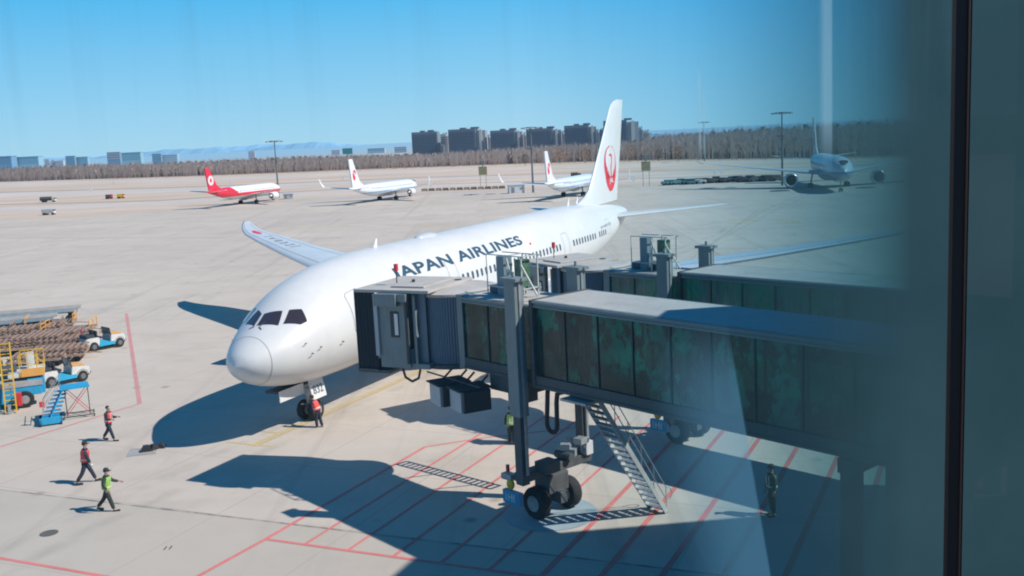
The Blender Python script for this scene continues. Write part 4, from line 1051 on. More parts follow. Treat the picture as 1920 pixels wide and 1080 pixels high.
# maintenance steps
pa, pb = G(92, 796), G(150, 772)
ms = thing('maintenance_steps', 'blue maintenance stair with tall platform on thin crossed legs', 'maintenance steps', (pa.x, pa.y+.3, .006), R(24))
MB().box((0, .05, .32), (1.1, 1.0, .10)).box((-.5, 0, .22), (.1, 1.2, .3)).box((.5, 0, .22), (.1, 1.2, .3)).box((0, -.55, .25), (1.1, .1, .34)).build('base', BLUEP, ms)
sr = MB()
for i in range(7): sr.box((.02+i*.10, .1+i*.07, .42+i*.19), (.85-.03*i, .3, .05))
for s in (-.42, .42): sr.bar((-.05, s*.9, .3), (.7, .5+s*.9, 1.65), .06)
sr.build('stair', BLUEP, ms)
MB().box((1.30, .62, 1.70), (1.45, 1.1, .10), rz=.05).build('platform', BLUEP, ms)
lg = MB()
for x in (.8, 1.95):
    for y in (.2, 1.1): lg.bar((x, y, .1), (x, y, 1.68), .04)
lg.bar((.6, .2, .12), (2.15, .2, .12), .05).bar((.6, 1.1, .12), (2.15, 1.1, .12), .05).build('leg_frame', DARK, ms)
xb = MB()
for y in (.2, 1.1): xb.bar((.8, y, .2), (1.95, y, 1.6), .03); xb.bar((1.95, y, .2), (.8, y, 1.6), .03)
for x in (.8, 1.95): xb.bar((x, .2, .2), (x, 1.1, 1.6), .03)
xb.build('cross_brace', REDE, ms)
hr = MB()
for y in (-.4, .45): hr.path([(-.35, y, .5), (-.3, y, 1.25), (.65, y+.4, 2.45)], .022, 6); hr.path([(-.3, y, .9), (.65, y+.4, 2.05)], .018, 6)
hr.build('handrail', STEEL, ms, True)
MB().box((-.35, -.35, 1.15), (.25, .12, .3), bev=.03).build('red_marker', REDE, ms)
for x, y in ((.6, .2), (2.15, .2), (2.15, 1.1), (.5, -.6), (-.5, -.6)): MB().cyl((x-.03, y, .08), (x+.03, y, .08), .08, n=12).build('castor', TYRE, ms)

# ------------------------------------------------------------------ distant aircraft
def livery(name, base, low, stripe=None, z0=0, z1=0, band2=None, rear=None):
    m, k, b, co = newmat(name); sx = k.add('ShaderNodeSeparateXYZ'); k.lk(co.outputs['Object'], sx.inputs[0]); z = sx.outputs[2]
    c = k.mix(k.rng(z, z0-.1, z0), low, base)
    if stripe: c = k.mix(k.m('MULTIPLY', k.rng(z, z0-.04, z0), k.rng(z, z1, z1+.04, 1, 0)), c, stripe)
    if rear: c = k.mix(k.m('MULTIPLY', k.rng(k.m('SUBTRACT', sx.outputs[0], k.m('MULTIPLY', z, 1.2)), rear-.2, rear), k.rng(z, z0-.1, z0)), c, stripe)
    if band2: c = k.mix(k.m('MULTIPLY', k.rng(z, band2[0]-.04, band2[0]), k.rng(z, band2[1], band2[1]+.04, 1, 0)), c, band2[2])
    k.lk(c, b.inputs['Base Color']); b.inputs['Roughness'].default_value = .3; b.inputs['Coat Weight'].default_value = .3
    return m
def jet(label, loc, hd, L_, span, r, zc, fin_h, bodym, finm, wingm, winglet, eng_y, eng_r, emblem=None):
    t = thing('parked_airliner', label, 'airliner', loc, hd, 'airliners on the far taxiway')
    P = []; n = 28
    for u in (0, .01, .03, .06, .10, .15, .3, .5, .62, .7, .78, .86, .93, .98, 1):
        x = u*L_; k = 1 if .15 <= u <= .62 else (math.sin(min(1, u/.15)*math.pi/2)**.62 if u < .15 else max(.06, 1-((u-.62)/.38)**1.6))
        zz = zc+(r*.62*((u-.62)/.38)**1.5 if u > .62 else -r*.12*(1-min(1, u/.15)))
        P.append([Vector((x, r*k*math.sin(a), zz+r*1.02*k*math.cos(a))) for a in [2*math.pi*i/n for i in range(n)]])
    fu = MB().loft(P).build('fuselage', bodym, t, True)
    MB().sph((L_*.43, 0, zc-r*.62), 1, (L_*.12, r*.9, r*.55), 18).build('belly_fairing', wingm, t, True)
    for sd in (1, -1):
        mb = MB()
        for i in range(int(L_*.62/1.1)):
            x = L_*.16+i*1.1; a = R(76); kx = 1 if x < .62*L_ else max(.3, 1-((x/L_-.62)/.38)**1.6)
            y = (r*kx+.01)*math.sin(a); z = zc+(r*.62*((x/L_-.62)/.38)**1.5 if x > .62*L_ else 0)+r*kx*math.cos(a)
            mb.box((x, sd*y, z), (.32, .03, .42))
        mb.build('cabin_windows', CABG, t)
        mb = MB(); mb.face([(L_*.028, sd*r*.28, zc+r*.50), (L_*.028, sd*.03, zc+r*.55), (L_*.048, sd*.03, zc+r*.78), (L_*.048, sd*r*.36, zc+r*.70)]); mb.build('windshield_pane', COCK, t)
        h = span/2; xr = L_*.34
        st = [(r*.6, xr, xr+h*.42, zc-r*.55, .11), (h*.33, xr+h*.20, xr+h*.43, zc-r*.25, .10), (h*.93, xr+h*.56, xr+h*.66, zc+r*.45, .09), (h, xr+h*.62, xr+h*.68, zc+r*.55, .06)]
        w = wing_mesh(st, sd).build('wing', wingm, t, True)
        if winglet == 'blended':
            wing_mesh([(h, xr+h*.62, xr+h*.68, zc+r*.55, .06), (h+.35, xr+h*.64, xr+h*.69, zc+r*.62, .06)], sd)
            MB().loft([[Vector((xr+h*.61, sd*h, zc+r*.55)), Vector((xr+h*.69, sd*h, zc+r*.55)), Vector((xr+h*.69, sd*(h+.12), zc+r*.5)), Vector((xr+h*.61, sd*(h+.12), zc+r*.5))],
                       [Vector((xr+h*.65, sd*(h+.5), zc+r*.55+1.0)), Vector((xr+h*.70, sd*(h+.5), zc+r*.55+1.0)), Vector((xr+h*.70, sd*(h+.6), zc+r*.55+1.0)), Vector((xr+h*.65, sd*(h+.6), zc+r*.55+1.0))],
                       [Vector((xr+h*.70, sd*(h+.8), zc+r*.55+2.5)), Vector((xr+h*.725, sd*(h+.8), zc+r*.55+2.5)), Vector((xr+h*.725, sd*(h+.85), zc+r*.55+2.5)), Vector((xr+h*.70, sd*(h+.85), zc+r*.55+2.5))]]).build('winglet', finm if winglet == 'x' else WHITE, w)
        elif winglet == 'curved':
            pts = [(h, .55, .62), (h+.9, .75, .645), (h+1.7, 1.4, .665), (h+2.3, 2.4, .685), (h+2.6, 3.4, .70)]
            MB().loft([[Vector((xr+h*q, sd*y, zc+r*.55+dz-.55)), Vector((xr+h*(q+.05-.009*i), sd*y, zc+r*.55+dz-.55)), Vector((xr+h*(q+.05-.009*i), sd*(y+.05), zc+r*.5+dz-.6)), Vector((xr+h*q, sd*(y+.05), zc+r*.5+dz-.6))] for i, (y, dz, q) in enumerate(pts)]).build('winglet', WHITE, w)
        wing_mesh([(.3, L_*.865, L_*.955, zc+r*.42, .09), (span*.185, L_*.945, L_*.985, zc+r*.75, .08)], sd).build('tailplane', wingm, t, True)
        engine(t, (L_*.27 if eng_r > 1.2 else L_*.28, sd*eng_y, zc-r*.35-eng_r), eng_r*2.6, eng_r, zc-r*.35, body=finm if False else WHITE)
        mg = MB().cyl((L_*.46, sd*r*1.5, .5), (L_*.45, sd*r*1.3, zc-r*.4), .2).build('main_gear', STEEL, t)
        for dx in ((-.7, .7) if L_ > 50 else (0,)):
            for dy in (-.35, .35): wheel(mg, (L_*.46+dx, sd*r*1.5+dy, .55), .55, .4)
    ng = MB().cyl((L_*.11, 0, .4), (L_*.11, 0, zc-r*.8), .12).build('nose_gear', STEEL, t)
    for dy in (-.25, .25): wheel(ng, (L_*.11, dy, .4), .4, .25)
    zt = zc+r*.85
    fp = [(L_*.80, zt), (L_*.855, zt+(fin_h-zt)*.18), (L_*.935, fin_h), (L_*.985, fin_h), (L_*.955, zt-.2)]
    fn = MB().prism(fp, lambda q: Vector((q[0], -.16, q[1])), lambda q: Vector((q[0], .16, q[1]))).build('tail_fin', finm, t)
    if emblem:
        ex, ez, er = L_*.925, zt+(fin_h-zt)*.42, (fin_h-zt)*(.24 if emblem == 'ring' else .17)
        for sd in (1, -1):
            if emblem == 'ring':
                mb = MB(); mb.face([(ex+er*.85*math.cos(a), sd*.18, ez+er*.95*math.sin(a)) for a in [2*math.pi*i/24 for i in range(24)]]); mb.build('tail_emblem', WHITE, fn)
                mb = MB(); mb.face([(ex+er*.30*math.cos(a), sd*.20, ez+er*.45*math.sin(a)) for a in [2*math.pi*i/12 for i in range(12)]]); mb.build('tail_emblem', REDP, fn)
            else:
                outer_ = [(-.1, -1.3), (.35, -1.0), (.55, -.4), (.5, .3), (.2, .9), (-.35, 1.15), (-.7, .7), (-.75, 0), (-.45, .5), (-.1, .75), (.2, .4), (.1, 0), (-.35, -.25), (-.5, -.8)]
                mb = MB(); mb.face([(ex+er*q[0], sd*.18, ez+er*q[1]) for q in outer_]); bmesh.ops.triangulate(mb.bm, faces=mb.bm.faces[:]); mb.build('tail_emblem', REDP, fn)
                mb = MB(); mb.face([(ex+er*q[0]*.5+.1, sd*.19, ez+er*q[1]*.5-.1) for q in [(-.6, -.5), (.5, -.8), (.3, .2), (.6, .9), (-.3, .6)]]); bmesh.ops.triangulate(mb.bm, faces=mb.bm.faces[:]); mb.build('tail_emblem', REDP, fn)
    return t
def place(px_a, px_b, L_, u_a=.46):
    "main gear midpoint from two sight lines"
    return (G(*px_a)+G(*px_b))/2
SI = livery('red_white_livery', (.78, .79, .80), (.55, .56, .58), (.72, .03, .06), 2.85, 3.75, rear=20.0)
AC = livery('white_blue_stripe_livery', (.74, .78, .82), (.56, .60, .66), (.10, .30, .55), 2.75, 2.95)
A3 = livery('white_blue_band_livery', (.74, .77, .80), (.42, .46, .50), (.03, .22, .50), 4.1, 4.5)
FR = paint('red_fin_paint', (.72, .03, .07), .4, .05); FW = paint('white_fin_paint', (.74, .75, .77), .4, .05)
def jet_at(gear_mid, ang, L_, *a, sc_=.84, **k):
    # ang: world direction nose -> tail; origin at nose
    x = gear_mid.x-math.cos(ang)*L_*.46*sc_; y = gear_mid.y-math.sin(ang)*L_*.46*sc_
    t = jet(a[0], (x, y, .01), ang, L_, *a[1:], **k); t.scale = (sc_,)*3; return t
jet_at(place((447, 383), (486, 380), 37), R(-112), 37.6, 'white airliner with red fin and red stripe, leftmost on the far taxiway', 34, 1.98, 3.75, 11.8, SI, FR, GREYW, None, 5.75, 1.1, 'ring')
jet_at(place((712, 376), (743, 373), 38), R(-114), 38, 'white airliner with a red tail mark, second from the left on the far taxiway', 35, 1.88, 3.45, 12.6, AC, FW, GREYW, 'blended', 4.9, .95, 'bird')
jet_at(place((1058, 369), (1092, 366), 38), R(-114), 38, 'white airliner with a red tail mark, half hidden by the near tail fin', 35, 1.88, 3.45, 12.6, AC, FW, GREYW, 'blended', 4.9, .95, 'bird')
m_ = G(1553, 352)
jet_at(Vector((m_.x+1, m_.y+3, 0)), R(80), 55, 'big white airliner with a blue stripe taxiing towards the terminal at right', 58, 2.8, 4.9, 16.5, A3, FW, GREYW, 'curved', 9.6, 1.45, 'bird', sc_=.9)

# ------------------------------------------------------------------ masts, signs and small things far out
def mast(label, px, py, H):
    p = G(px, py); t = thing('light_mast', label, 'light mast', (p.x, p.y, 0), 0, 'tall apron light masts')
    MB().cyl((0, 0, 0), (0, 0, H), .28, .13, 12).build('pole', MASTM, t, True)
    hd_ = MB().cyl((0, 0, H-.1), (0, 0, H+.15), 1.5, n=20)
    for i in range(8):
        a = i*math.pi/4; hd_.bar((0, 0, H), (2.1*math.cos(a), 2.1*math.sin(a), H), .10)
    hd_.cyl((0, 0, H-5.2), (0, 0, H-5.0), 1.3, n=16); hd_ = hd_.build('lamp_ring', MASTM, t)
    for i in range(8):
        a = i*math.pi/4; MB().box((2.1*math.cos(a), 2.1*math.sin(a), H-.1), (.62, .55, .34), rz=a, bev=.05).build('floodlight', STEEL, hd_)
mast('tall light mast right of the red tailed airliner', 523, 371, 15.9)
mast('tall light mast below the apartment blocks', 1000, 361, 15.9)
mast('tall light mast with two lamp rings near the big airliner at right', 1467, 348, 16.3)
mast('slim distant light mast against the woodland', 1321, 302, 16.0)
def sign(label, px, py):
    p = G(px, py); t = thing('taxiway_sign', label, 'sign', (p.x, p.y, 0), .1, 'olive boards on two legs')
    for x in (-.8, .8): MB().cyl((x, 0, 0), (x, 0, 6.0), .06, n=6).build('leg', MASTM, t)
    MB().box((0, 0, 5.0), (2.3, .15, 2.3), bev=.03).build('board', SIGNY, t)
    MB().box((0, 0, 7.2), (1.1, .7, 1.1), bev=.1).cyl((0, 0, 6.1), (0, 0, 6.8), .12).build('detector', MASTM, t)
sign('olive board on legs left of the middle light mast', 907, 354); sign('olive board on legs right of the near tail fin', 1212, 349)
def hut(label, px, py, w, d, h, m=SHED, group=None):
    p = G(px, py); t = thing('equipment_cabinet', label, 'cabinet', (p.x, p.y, 0), .15, group)
    MB().box((0, 0, h/2), (w, d, h), bev=.04).build('wall', m, t); MB().box((0, 0, h+.06), (w+.2, d+.2, .12)).build('roof', BR_LIGHT, t)
    MB().box((-w*.25, -d/2-.02, h*.45), (w*.2, .04, h*.7)).box((w*.3, -d/2-.02, h*.6), (w*.18, .04, h*.25)).build('door', BR_GREY, t)
hut('white equipment cabinet by the middle light mast', 968, 362, 3.9, 2.2, 1.9)
hut('small grey cabinet at the nose of the red tailed airliner', 541, 373, 2.6, 1.8, 1.3, BR_LIGHT)
rg = random.Random(11); SCT = .62
def truck(label, px, py, L_, col, cabc, tank=False, group=None, rz=0.05, cat='truck'):
    p = G(px, py); t = thing('service_truck', label, cat, (p.x, p.y, .01), rz, group); t.scale = (SCT,)*3
    body = MB()
    if tank:
        body.cyl((-L_/2, 0, 1.9), (L_*.22, 0, 1.9), 1.05, n=16).box((-.3, 0, .95), (L_*.85, 2.0, .3)); body.build('tank', col, t, True)
    else: body.box((-L_*.12, 0, 1.5), (L_*.72, 2.2, 1.7), bev=.08).build('body', col, t)
    cb = MB().box((L_*.38, 0, 1.45), (L_*.22, 2.2, 1.9), bev=.2).build('cab', cabc, t, True)
    MB().box((L_*.44, 0, 1.95), (L_*.12, 2.25, .6), bev=.05).build('window', COCK, cb)
    for x in (-L_*.33, -L_*.18, L_*.36):
        for y in (-1, 1): MB().cyl((x, y-.15, .48), (x, y+.15, .48), .48, n=14).build('wheel', TYRE, t, True)
truck('grey tanker truck with white cab far out at the left', 91, 379, 8.2, BR_DARK, EQW, True)
truck('pale flatbed truck nearer than the tanker at the left', 92, 403, 5.2, BR_LIGHT, EQW)
truck('small yellow truck far out between the taxiways', 227, 372, 3.6, YEL, ORANGE)
truck('tiny dark truck beside the yellow one', 205, 373, 3.4, BR_DARK, REDE)
truck('placeholder tank for a black shape seen above the half hidden airliner', 1080, 334, 5.0, DARK, DARK, True)  # placeholder tank for an unidentified black shape
# parked service cars and equipment along the taxiway edge
cols = [('white', EQW), ('grey', BR_LIGHT), ('dark grey', BR_DARK), ('blue', paint('far_blue', (.12, .25, .42), .5)), ('teal', paint('far_teal', (.10, .28, .30), .5))]
def car(label, px, py, m, L_=4.2, h=1.5):
    p = G(px, py); t = thing('parked_car', label, 'car', (p.x, p.y, .01), rg.uniform(-.3, .3), 'service vehicles parked along the taxiway')
    MB().box((0, 0, .62), (L_, 1.75, .62), bev=.15).box((-.1, 0, h-.42), (L_*.55, 1.6, .75), bev=.2).build('body', m, t, True)
    MB().box((-.1, 0, h-.40), (L_*.52, 1.66, .40), bev=.05).build('window', COCK, t)
    for x in (-L_*.32, L_*.32):
        for y in (-.85, .85): MB().cyl((x, y-.1, .33), (x, y+.1, .33), .33, n=10).build('wheel', TYRE, t, True)
for i in range(30):
    px = 1255+i*6.9+rg.uniform(-1.5, 1.5); nm, m = rg.choice(cols if i < 9 else cols[1:3]+[cols[2]]); y = 346-i*.26+rg.uniform(-1.2, 1.2)
    car('%s service vehicle, number %d from left in the row by the right taxiway' % (nm, i+1), px, y, m, rg.uniform(2.8, 4.2), rg.uniform(1.2, 1.6))
for i in range(12):
    px = 796+i*13.2; px += 0 if px < 950 else 68
    p = G(px, 358.5-i*.45); t = thing('barrier_block', 'low %s barrier block, number %d from left in the row behind the taxiway' % ('brown' if i % 2 else 'tan', i+1), 'barrier', (p.x, p.y, 0), .05, 'low blocks in a row')
    MB().prism([(-.9, 0), (.9, 0), (.8, .75), (-.8, .75)], lambda q: Vector((q[0], -.35, q[1])), lambda q: Vector((q[0], .25, q[1]))).build('block', paint('barrier_brown' if i % 2 else 'barrier_tan', (.20, .16, .13) if i % 2 else (.34, .29, .24), .9, .2), t)
for i, (px, py) in enumerate(((170, 360), (213, 345), (432, 345), (643, 338), (808, 351), (1188, 341), (1340, 328), (1353, 327))):
    p = G(px, py); t = thing('marker_board', 'small white marker board, number %d from the left out on the grass' % (i+1), 'marker', (p.x, p.y, 0), 0, 'white marker boards on the grass')
    MB().box((0, 0, 1.1), (1.1, .1, 1.2), bev=.02).build('board', WHITED, t); MB().bar((0, .08, 0), (0, .08, 1.4), .08).build('post', MASTM, t)

# ------------------------------------------------------------------ woodland
def woodmat(name, c0, c1, c2):
    m, k, b, co = newmat(name); oi = k.noise(co.outputs['Object'], .05, 3); n = k.noise(co.outputs['Object'], .6, 3)
    c = k.mix(k.rng(oi, .35, .65), c0, c1); c = k.mix(k.m('MULTIPLY', k.rng(n, .4, .7), .5), c, c2)
    k.lk(c, b.inputs['Base Color']); b.inputs['Roughness'].default_value = 1; b.inputs['Specular IOR Level'].default_value = 0
    return m
WOOD = woodmat('bare_twigs', (.46, .39, .36), (.54, .455, .415), (.37, .31, .29))
WOOD2 = woodmat('bare_twigs_far', (.38, .32, .30), (.45, .375, .34), (.28, .235, .23))
def base_at(px):
    tab = [(-200, 348), (0, 342), (400, 330), (800, 315), (1250, 302), (1500, 299), (1800, 293), (2100, 286)]
    return itp(tab, px)
def top_at(px):
    tab = [(-200, 10.5), (0, 10.8), (400, 9.4), (560, 9.2), (800, 7.6), (900, 8.2), (1040, 9.3), (1180, 9.8), (1250, 12.6), (1400, 13.8), (1550, 14.0), (1800, 14), (2100, 14)]
    return itp(tab, px)
wr = random.Random(5)
mb = MB(); bm = mb.bm
def tri(a, b, c):
    bm.faces.new((bm.verts.new(a), bm.verts.new(b), bm.verts.new(c)))
for i in range(7600):
    px = wr.uniform(-200, 2100); p = G(px, base_at(px)); dep = abs(wr.gauss(0, 1))*16+ (wr.random()**2)*60; dr_ = p.normalized(); x, y = p.x+dr_.x*dep, p.y+dr_.y*dep
    h = top_at(px)*wr.uniform(.80, 1.05)*(1+dep*.0014); w = wr.uniform(.05, .12)
    tri((x-w, y, 0), (x+w, y, 0), (x+wr.uniform(-.3, .3), y, h))
    for j in range(9):
        z0 = h*wr.uniform(.12, .75); a = wr.uniform(-1, 1); l = wr.uniform(.25, .5)*h*(1-z0/h*.6); b_ = wr.uniform(.06, .16)
        ex, ez = x+a*l*.42, z0+l*(.95-.3*abs(a)); yy = y+wr.uniform(-1, 1)
        tri((x-b_*.6, y, z0), (x+b_*.6, y, z0), (ex, yy, min(ez, h*1.03)))
        tri((x+a*l*.15, yy, z0+l*.2), (x+a*l*.15+b_, yy, z0+l*.25), (ex+wr.uniform(-.8, .8), yy, min(ez+.2, h*1.02)))
wo = mb.build('bare_woodland', WOOD, None, recalc=False); wo['kind'] = 'stuff'; wo['label'] = 'long belt of bare brown winter trees across the horizon'; wo['category'] = 'woodland'
# thicket behind it that closes the view at mid height
mb = MB(); bm = mb.bm
for row in range(3):
    prev = None
    px = -220
    while px < 2120:
        p = G(px, base_at(px)); d_ = p.normalized()*(26+row*26); x, y = p.x+d_.x, p.y+d_.y
        h = top_at(px)*(.58+.13*row)*wr.uniform(.86, 1.12)
        cur = ((x, y, 0), (x, y+wr.uniform(-2, 2), h))
        if prev: bm.faces.new([bm.verts.new(v) for v in (prev[0], cur[0], cur[1], prev[1])])
        prev = cur; px += wr.uniform(1.5, 4)
th = mb.build('woodland_thicket', WOOD2, None, recalc=False); th['kind'] = 'stuff'; th['label'] = 'dense shaded undergrowth inside the bare woodland'; th['category'] = 'woodland'
def bush(label, px, py, H, m, group='rust coloured trees before the woodland'):
    p = G(px, py); t = thing('bare_tree', label, 'tree', (p.x, p.y, 0), 0, group)
    tr = MB(); r2 = random.Random(int(px))
    tr.cyl((0, 0, 0), (0, 0, H*.5), .16, .08, 7)
    for i in range(7):
        a = r2.uniform(0, 6.28); tr.cyl((0, 0, H*r2.uniform(.2, .45)), (math.cos(a)*H*.25, math.sin(a)*H*.25, H*r2.uniform(.6, .85)), .06, .02, 5)
    tr.build('trunk', RUST, t)
    cr = MB()
    for i in range(420):
        a, z = r2.uniform(0, 6.28), r2.uniform(.25, 1)*H; rr = H*.42*math.sqrt(max(.02, 1-((z/H-.58)/.46)**2))*r2.random()**.5
        o = Vector((rr*math.cos(a), rr*math.sin(a), z)); s = r2.uniform(.12, .35)
        cr.face([o, o+Vector((r2.uniform(-s, s), r2.uniform(-s, s), s)), o+Vector((s*.5, r2.uniform(-s, s), s*1.6))])
    cr.build('crown', m, t, recalc=False)
RUSTL = paint('rust_leaves', (.36, .20, .11), .95, .2, .5); GREYL = paint('grey_twig_crown', (.20, .17, .165), .95, .2, .5)
for px, py, H, m, lb in ((1182, 304, 7.5, RUSTL, 'rust brown bushy tree left of the near tail fin'), (1098, 306, 7.0, RUSTL, 'rust tree below the fifth apartment block'), (1050, 308, 7.2, RUSTL, 'rust brown tree behind the hidden airliner fin'), (1235, 303, 5.2, GREYL, 'grey bare bush right of the near tail fin'), (985, 311, 5.0, GREYL, 'low grey bare bush by the middle mast'), (1270, 302, 6.0, RUSTL, 'rust bush at the foot of the taller woodland')):
    bush(lb, px, py, H, m)

# ------------------------------------------------------------------ buildings on the skyline
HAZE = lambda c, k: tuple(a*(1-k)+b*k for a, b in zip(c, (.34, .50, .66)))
def block(label, px0, px1, ytop, dist, m, mend, floors=12, end_frac=.28, rz=R(-8), group='apartment blocks on the skyline', bandm=None, depth=.5, sink=60):
    ytop += 5; a, b = far(px0, ytop, dist), far(px1, ytop-(px1-px0)*.03, dist)
    w = b.x-a.x; cx_, top = (a.x+b.x)/2, a.z; H = top+4
    t = thing('apartment_block', label, 'building', (cx_, dist, 0), rz, group)
    wm = w*(1-end_frac)
    MB().box((-w/2+wm/2, 0, H/2-2), (wm, w*depth, H+4)).build('wall', m, t)
    MB().box((w/2-w*end_frac/2+.01, w*.03, (H-1.5)/2-2), (w*end_frac-.02, w*depth*.85, H+2)).build('end_wall', mend, t)
    MB().box((w/2-w*end_frac*.48, -w*depth*.42, H/2-2.2), (w*end_frac*.28, w*.05, H+2.4)).build('stair_tower', paint('stair_tower_pale', HAZE((.62, .60, .57), .2), .8), t)
    MB().box((-w*.12, 0, H+.4), (w*.16, w*depth*.5, 1.6)).box((w*.2, 0, H+.6), (w*.22, w*depth*.4, 1.6)).build('roof_plant', m, t)
    bm_ = bandm or paint('window_band_blue', HAZE((.03, .06, .10), .2), .4)
    for i in range(floors):
        z = H-2-(i+.5)*(H*.92/floors)
        MB().box((-w/2+wm/2, -w*depth/2-.1, z), (wm*.94, .25, H/floors*.42)).build('window_band', bm_, t)
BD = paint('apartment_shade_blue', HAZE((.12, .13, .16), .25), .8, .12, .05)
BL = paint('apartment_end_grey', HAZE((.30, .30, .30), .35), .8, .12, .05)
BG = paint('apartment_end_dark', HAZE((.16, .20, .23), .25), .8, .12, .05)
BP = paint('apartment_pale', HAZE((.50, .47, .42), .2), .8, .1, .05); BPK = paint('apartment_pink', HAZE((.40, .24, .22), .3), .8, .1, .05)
ORD = ['dark blue apartment block farthest left, with a lower step', 'second dark blue apartment block from the left', 'third dark blue apartment block, shorter one left of the middle mast', 'fourth dark apartment block, right behind the middle mast', 'fifth apartment block, left of the near tail fin', 'tallest apartment block, crossed by the near tail fin']
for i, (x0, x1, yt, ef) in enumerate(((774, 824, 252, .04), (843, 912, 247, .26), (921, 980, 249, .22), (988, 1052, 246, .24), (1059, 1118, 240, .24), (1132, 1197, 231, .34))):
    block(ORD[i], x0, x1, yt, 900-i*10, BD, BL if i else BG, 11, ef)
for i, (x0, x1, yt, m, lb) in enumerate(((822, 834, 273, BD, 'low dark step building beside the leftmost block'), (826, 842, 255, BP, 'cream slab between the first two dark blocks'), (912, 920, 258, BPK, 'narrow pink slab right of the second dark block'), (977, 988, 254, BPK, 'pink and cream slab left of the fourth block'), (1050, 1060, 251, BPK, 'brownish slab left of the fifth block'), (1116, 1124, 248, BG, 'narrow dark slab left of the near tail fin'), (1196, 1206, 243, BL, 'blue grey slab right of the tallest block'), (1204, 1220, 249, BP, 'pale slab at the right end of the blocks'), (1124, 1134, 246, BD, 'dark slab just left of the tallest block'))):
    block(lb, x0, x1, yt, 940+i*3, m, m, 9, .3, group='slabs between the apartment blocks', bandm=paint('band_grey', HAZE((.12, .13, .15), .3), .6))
def low(label, x0, x1, yt, dist, m, m2, group='low buildings behind the woodland'):
    a, b = far(x0, yt, dist), far(x1, yt-(x1-x0)*.045, dist); w = b.x-a.x; H = a.z+1
    t = thing('low_building', label, 'building', ((a.x+b.x)/2, dist, 0), 0, group)
    MB().box((0, 0, H/2), (w, w*.4, H)).build('wall', m, t); MB().box((0, 0, H+.4), (w*1.02, w*.42, .8)).build('roof', m2, t)
    for i in range(3): MB().box((0, -w*.2-.1, H-2-i*3.2), (w*.95, .2, 1.3)).build('window_band', m2, t)
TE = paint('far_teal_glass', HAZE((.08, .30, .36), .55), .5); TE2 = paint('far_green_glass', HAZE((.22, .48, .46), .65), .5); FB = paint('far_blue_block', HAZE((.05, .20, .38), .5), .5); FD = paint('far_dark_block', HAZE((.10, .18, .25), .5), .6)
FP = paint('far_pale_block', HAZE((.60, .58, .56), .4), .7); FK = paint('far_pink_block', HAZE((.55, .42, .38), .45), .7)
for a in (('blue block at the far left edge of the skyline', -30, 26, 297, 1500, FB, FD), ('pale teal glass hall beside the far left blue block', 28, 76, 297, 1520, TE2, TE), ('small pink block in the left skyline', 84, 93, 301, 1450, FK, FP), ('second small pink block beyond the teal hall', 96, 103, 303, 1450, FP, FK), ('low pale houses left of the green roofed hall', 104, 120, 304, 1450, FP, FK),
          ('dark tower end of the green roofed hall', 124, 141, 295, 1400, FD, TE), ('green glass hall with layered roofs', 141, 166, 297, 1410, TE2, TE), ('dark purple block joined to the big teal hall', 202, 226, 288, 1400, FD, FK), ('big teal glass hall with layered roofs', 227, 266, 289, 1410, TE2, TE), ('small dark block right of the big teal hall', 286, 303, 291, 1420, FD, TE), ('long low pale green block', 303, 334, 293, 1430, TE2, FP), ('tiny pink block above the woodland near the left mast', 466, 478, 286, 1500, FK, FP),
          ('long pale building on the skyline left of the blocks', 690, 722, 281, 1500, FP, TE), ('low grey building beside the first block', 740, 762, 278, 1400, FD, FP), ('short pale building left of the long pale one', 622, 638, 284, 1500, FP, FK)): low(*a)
p = far(652, 290, 700); t = thing('billboard', 'teal roadside billboard on a single post above the woodland', 'billboard', (p.x, 700, 0), 0)
q0, q1 = far(642, 280, 700), far(661, 287, 700); MB().box((0, 0, (q0.z+q1.z)/2), (q1.x-q0.x, .6, abs(q0.z-q1.z)+1.2)).build('panel', paint('billboard_teal', (.05, .26, .32), .5), t); MB().cyl((0, .5, 0), (0, .5, q1.z+1), .4).build('post', MASTM, t)
for i in range(16):
    px = 1206+i*3.2; p = far(px, 252, 1300); t = thing('distant_tower', 'thin pale tower above the trees, number %d from the left in the hazy cluster' % (i+1), 'tower', (p.x, 1300, 0), 0, 'hazy towers right of the blocks')
    h = p.z*rg.uniform(.75, 1.1); MB().box((0, 0, h/2), (1.4, 1.4, h)).build('wall', FP, t); MB().box((0, 0, h+.3), (1.7, 1.7, .6)).build('roof', FD, t)

# hills
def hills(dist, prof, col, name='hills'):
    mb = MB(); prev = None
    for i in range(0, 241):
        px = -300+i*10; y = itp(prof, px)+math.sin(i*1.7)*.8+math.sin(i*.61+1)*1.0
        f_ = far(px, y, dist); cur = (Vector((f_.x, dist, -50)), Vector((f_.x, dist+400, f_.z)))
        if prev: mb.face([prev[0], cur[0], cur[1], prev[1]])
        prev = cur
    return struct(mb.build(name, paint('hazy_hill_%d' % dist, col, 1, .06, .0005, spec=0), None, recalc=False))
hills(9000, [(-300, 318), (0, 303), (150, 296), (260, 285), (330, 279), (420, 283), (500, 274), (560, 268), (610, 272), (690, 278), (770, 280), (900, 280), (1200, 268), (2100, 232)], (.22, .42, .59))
hills(12000, [(-300, 315), (0, 300), (230, 292), (400, 276), (520, 270), (580, 267), (700, 273), (800, 276), (1200, 262), (2100, 226)], (.25, .47, .65))

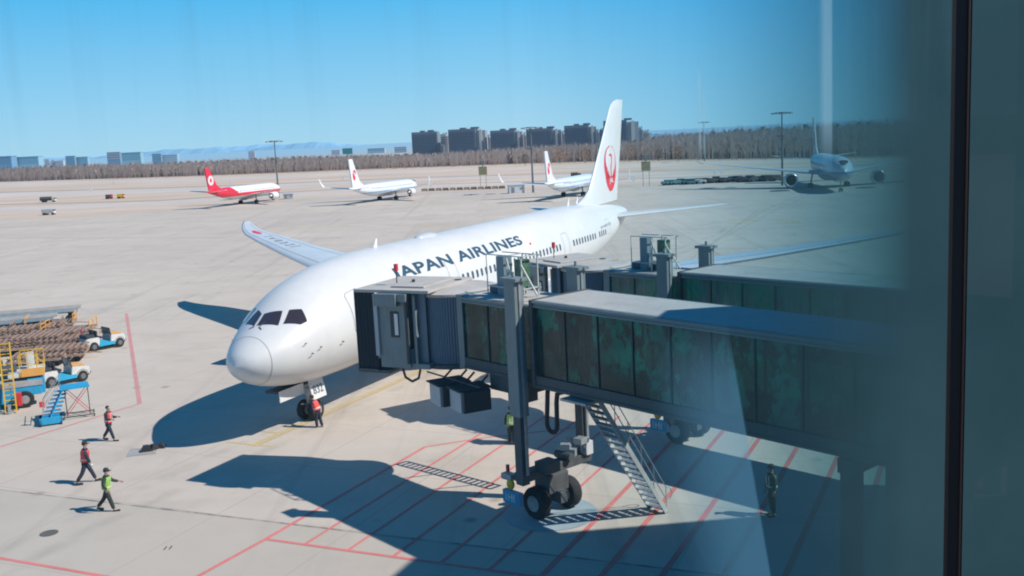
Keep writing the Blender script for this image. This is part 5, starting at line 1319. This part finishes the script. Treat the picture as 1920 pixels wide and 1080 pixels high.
# ------------------------------------------------------------------ the window the view is seen through
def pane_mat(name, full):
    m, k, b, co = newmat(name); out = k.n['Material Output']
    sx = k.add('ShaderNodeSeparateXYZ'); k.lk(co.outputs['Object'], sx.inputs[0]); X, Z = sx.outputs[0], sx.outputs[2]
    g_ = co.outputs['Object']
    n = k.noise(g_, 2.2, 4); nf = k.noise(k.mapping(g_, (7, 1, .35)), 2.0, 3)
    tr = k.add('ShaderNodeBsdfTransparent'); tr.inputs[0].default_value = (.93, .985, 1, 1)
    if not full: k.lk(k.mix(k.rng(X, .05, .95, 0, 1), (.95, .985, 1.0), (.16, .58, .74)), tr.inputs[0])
    coat = k.add('ShaderNodeBsdfDiffuse'); bright_refl = k.add('ShaderNodeBsdfDiffuse')  # coat paints the dark interior reflection, haze the lighter reflections
    k.lk(k.mix(k.rng(n, .3, .7), TEAL_REFL_A, TEAL_REFL_B), coat.inputs[0])
    bright_refl.inputs[0].default_value = (.24, .55, .72, 1)
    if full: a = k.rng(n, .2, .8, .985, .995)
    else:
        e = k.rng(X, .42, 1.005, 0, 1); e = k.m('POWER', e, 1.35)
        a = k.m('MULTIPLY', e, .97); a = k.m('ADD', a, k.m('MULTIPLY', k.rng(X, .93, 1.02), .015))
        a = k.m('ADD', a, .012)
    # haze: painted bright reflections, as streaks and a broad wedge
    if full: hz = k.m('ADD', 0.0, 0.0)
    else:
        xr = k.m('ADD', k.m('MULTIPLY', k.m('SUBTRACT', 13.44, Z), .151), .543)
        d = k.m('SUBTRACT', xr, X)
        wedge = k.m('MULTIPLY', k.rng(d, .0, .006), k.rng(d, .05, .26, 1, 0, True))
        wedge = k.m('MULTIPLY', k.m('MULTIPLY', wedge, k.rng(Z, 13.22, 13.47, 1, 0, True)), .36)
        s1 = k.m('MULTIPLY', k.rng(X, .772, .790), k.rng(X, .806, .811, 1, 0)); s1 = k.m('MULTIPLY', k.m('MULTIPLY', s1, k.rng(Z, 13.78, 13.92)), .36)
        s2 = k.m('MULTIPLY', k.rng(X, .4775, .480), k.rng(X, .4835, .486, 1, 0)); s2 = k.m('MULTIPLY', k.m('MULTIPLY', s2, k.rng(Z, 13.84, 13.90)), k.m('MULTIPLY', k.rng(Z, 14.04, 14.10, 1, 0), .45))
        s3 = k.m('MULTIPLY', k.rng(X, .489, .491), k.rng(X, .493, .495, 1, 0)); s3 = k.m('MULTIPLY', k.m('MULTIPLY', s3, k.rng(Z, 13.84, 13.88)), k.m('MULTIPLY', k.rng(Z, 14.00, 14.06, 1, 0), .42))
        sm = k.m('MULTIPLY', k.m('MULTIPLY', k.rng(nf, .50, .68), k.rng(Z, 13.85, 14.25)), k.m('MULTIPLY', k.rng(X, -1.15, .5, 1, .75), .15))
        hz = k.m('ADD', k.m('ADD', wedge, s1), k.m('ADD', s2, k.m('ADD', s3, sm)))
        k.lk(k.mix(k.rng(k.m('ADD', s1, k.m('ADD', s2, s3)), 0, .3), (.24, .55, .72), (.62, .92, 1.0)), bright_refl.inputs[0])
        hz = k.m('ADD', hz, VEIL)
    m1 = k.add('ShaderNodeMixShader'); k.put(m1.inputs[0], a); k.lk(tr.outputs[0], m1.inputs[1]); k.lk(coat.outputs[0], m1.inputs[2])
    m2 = k.add('ShaderNodeMixShader'); k.put(m2.inputs[0], hz); k.lk(m1.outputs[0], m2.inputs[1]); k.lk(bright_refl.outputs[0], m2.inputs[2])
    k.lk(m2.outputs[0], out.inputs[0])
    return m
TEAL_REFL_A, TEAL_REFL_B, VEIL = (.050, .108, .118), (.072, .142, .150), .018
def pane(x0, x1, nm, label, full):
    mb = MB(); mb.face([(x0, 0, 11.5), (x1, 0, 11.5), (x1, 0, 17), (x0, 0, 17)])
    o = mb.build(nm, pane_mat('painted_reflection_full' if full else 'graded_painted_reflection', full), None, recalc=False); o.location = (0, 2.5, 0); tag(o, label, 'window'); return o
pane(-2.6, 1.1, 'window_pane', 'terminal window pane, clear at left and with a painted dark teal reflection on its right side', False)
pane(1.146, 3.4, 'window_pane', 'window pane painted with a dark teal reflection, right of the black mullion', True)
mu = thing('window_mullion', 'slim near-black window mullion at the right', 'window frame', (1.1265, 2.522, 11.5))
MB().box((-.004, 0, 2.75), (.036, .03, 5.5)).build('frame', paint('mullion_black', (.012, .008, .010), .6, .1), mu)
MB().box((.0185, -.004, 2.75), (.008, .036, 5.5)).build('gasket', paint('mullion_brown', (.030, .014, .014), .6, .1), mu)

# ------------------------------------------------------------------ light
EL, AZ = R(44.5), R(-14)
sd_ = bpy.data.lights.new('sun', 'SUN'); sun = bpy.data.objects.new('sun', sd_); COL.objects.link(sun)
dsun = Vector((math.cos(EL)*math.cos(AZ), math.cos(EL)*math.sin(AZ), math.sin(EL)))
sun.rotation_euler = dsun.to_track_quat('Z', 'Y').to_euler(); sd_.energy = 5.2; sd_.angle = R(.55); sd_.color = (1, .915, .83)
SKYC = [tuple(c*11.0 for c in q) for q in ((.38,.66,.84),(.26,.59,.84),(.075,.47,.83),(.0,.19,.47),(.0,.09,.27))]
w = bpy.data.worlds.new('World'); sc.world = w; w.use_nodes = True
nt = w.node_tree; bg = nt.nodes['Background']
sk = nt.nodes.new('ShaderNodeTexSky'); sk.sky_type = 'NISHITA'; sk.sun_disc = False; sk.sun_elevation = EL; sk.sun_rotation = R(90+14)
sk.altitude = 50; sk.air_density = 1.0; sk.dust_density = .6; sk.ozone_density = 3.0
tc = nt.nodes.new('ShaderNodeTexCoord'); sx = nt.nodes.new('ShaderNodeSeparateXYZ'); nt.links.new(tc.outputs['Generated'], sx.inputs[0])
rp = nt.nodes.new('ShaderNodeValToRGB'); nt.links.new(sx.outputs[2], rp.inputs[0]); cr_ = rp.color_ramp
for i, (ps, cl) in enumerate(((0, SKYC[0]), (.05, SKYC[1]), (.14, SKYC[2]), (.35, SKYC[3]), (1, SKYC[4]))):
    e_ = cr_.elements[i] if i < 2 else cr_.elements.new(ps)
    e_.position = ps; e_.color = (*cl, 1)
cr_.elements[0].position = 0
mu1 = nt.nodes.new('ShaderNodeMix'); mu1.data_type = 'RGBA'; mu1.blend_type = 'MIX'; mu1.inputs[0].default_value = .91
nt.links.new(sk.outputs[0], mu1.inputs[6]); nt.links.new(rp.outputs[0], mu1.inputs[7])
nt.links.new(mu1.outputs[2], bg.inputs[0]); bg.inputs[1].default_value = .10
sc.view_settings.view_transform = 'Standard'; sc.view_settings.look = 'None'; sc.view_settings.exposure = 0; sc.view_settings.gamma = 1
sc.cycles.filter_width = 2.0
sc.cycles.transparent_max_bounces = 24; sc.cycles.max_bounces = 8
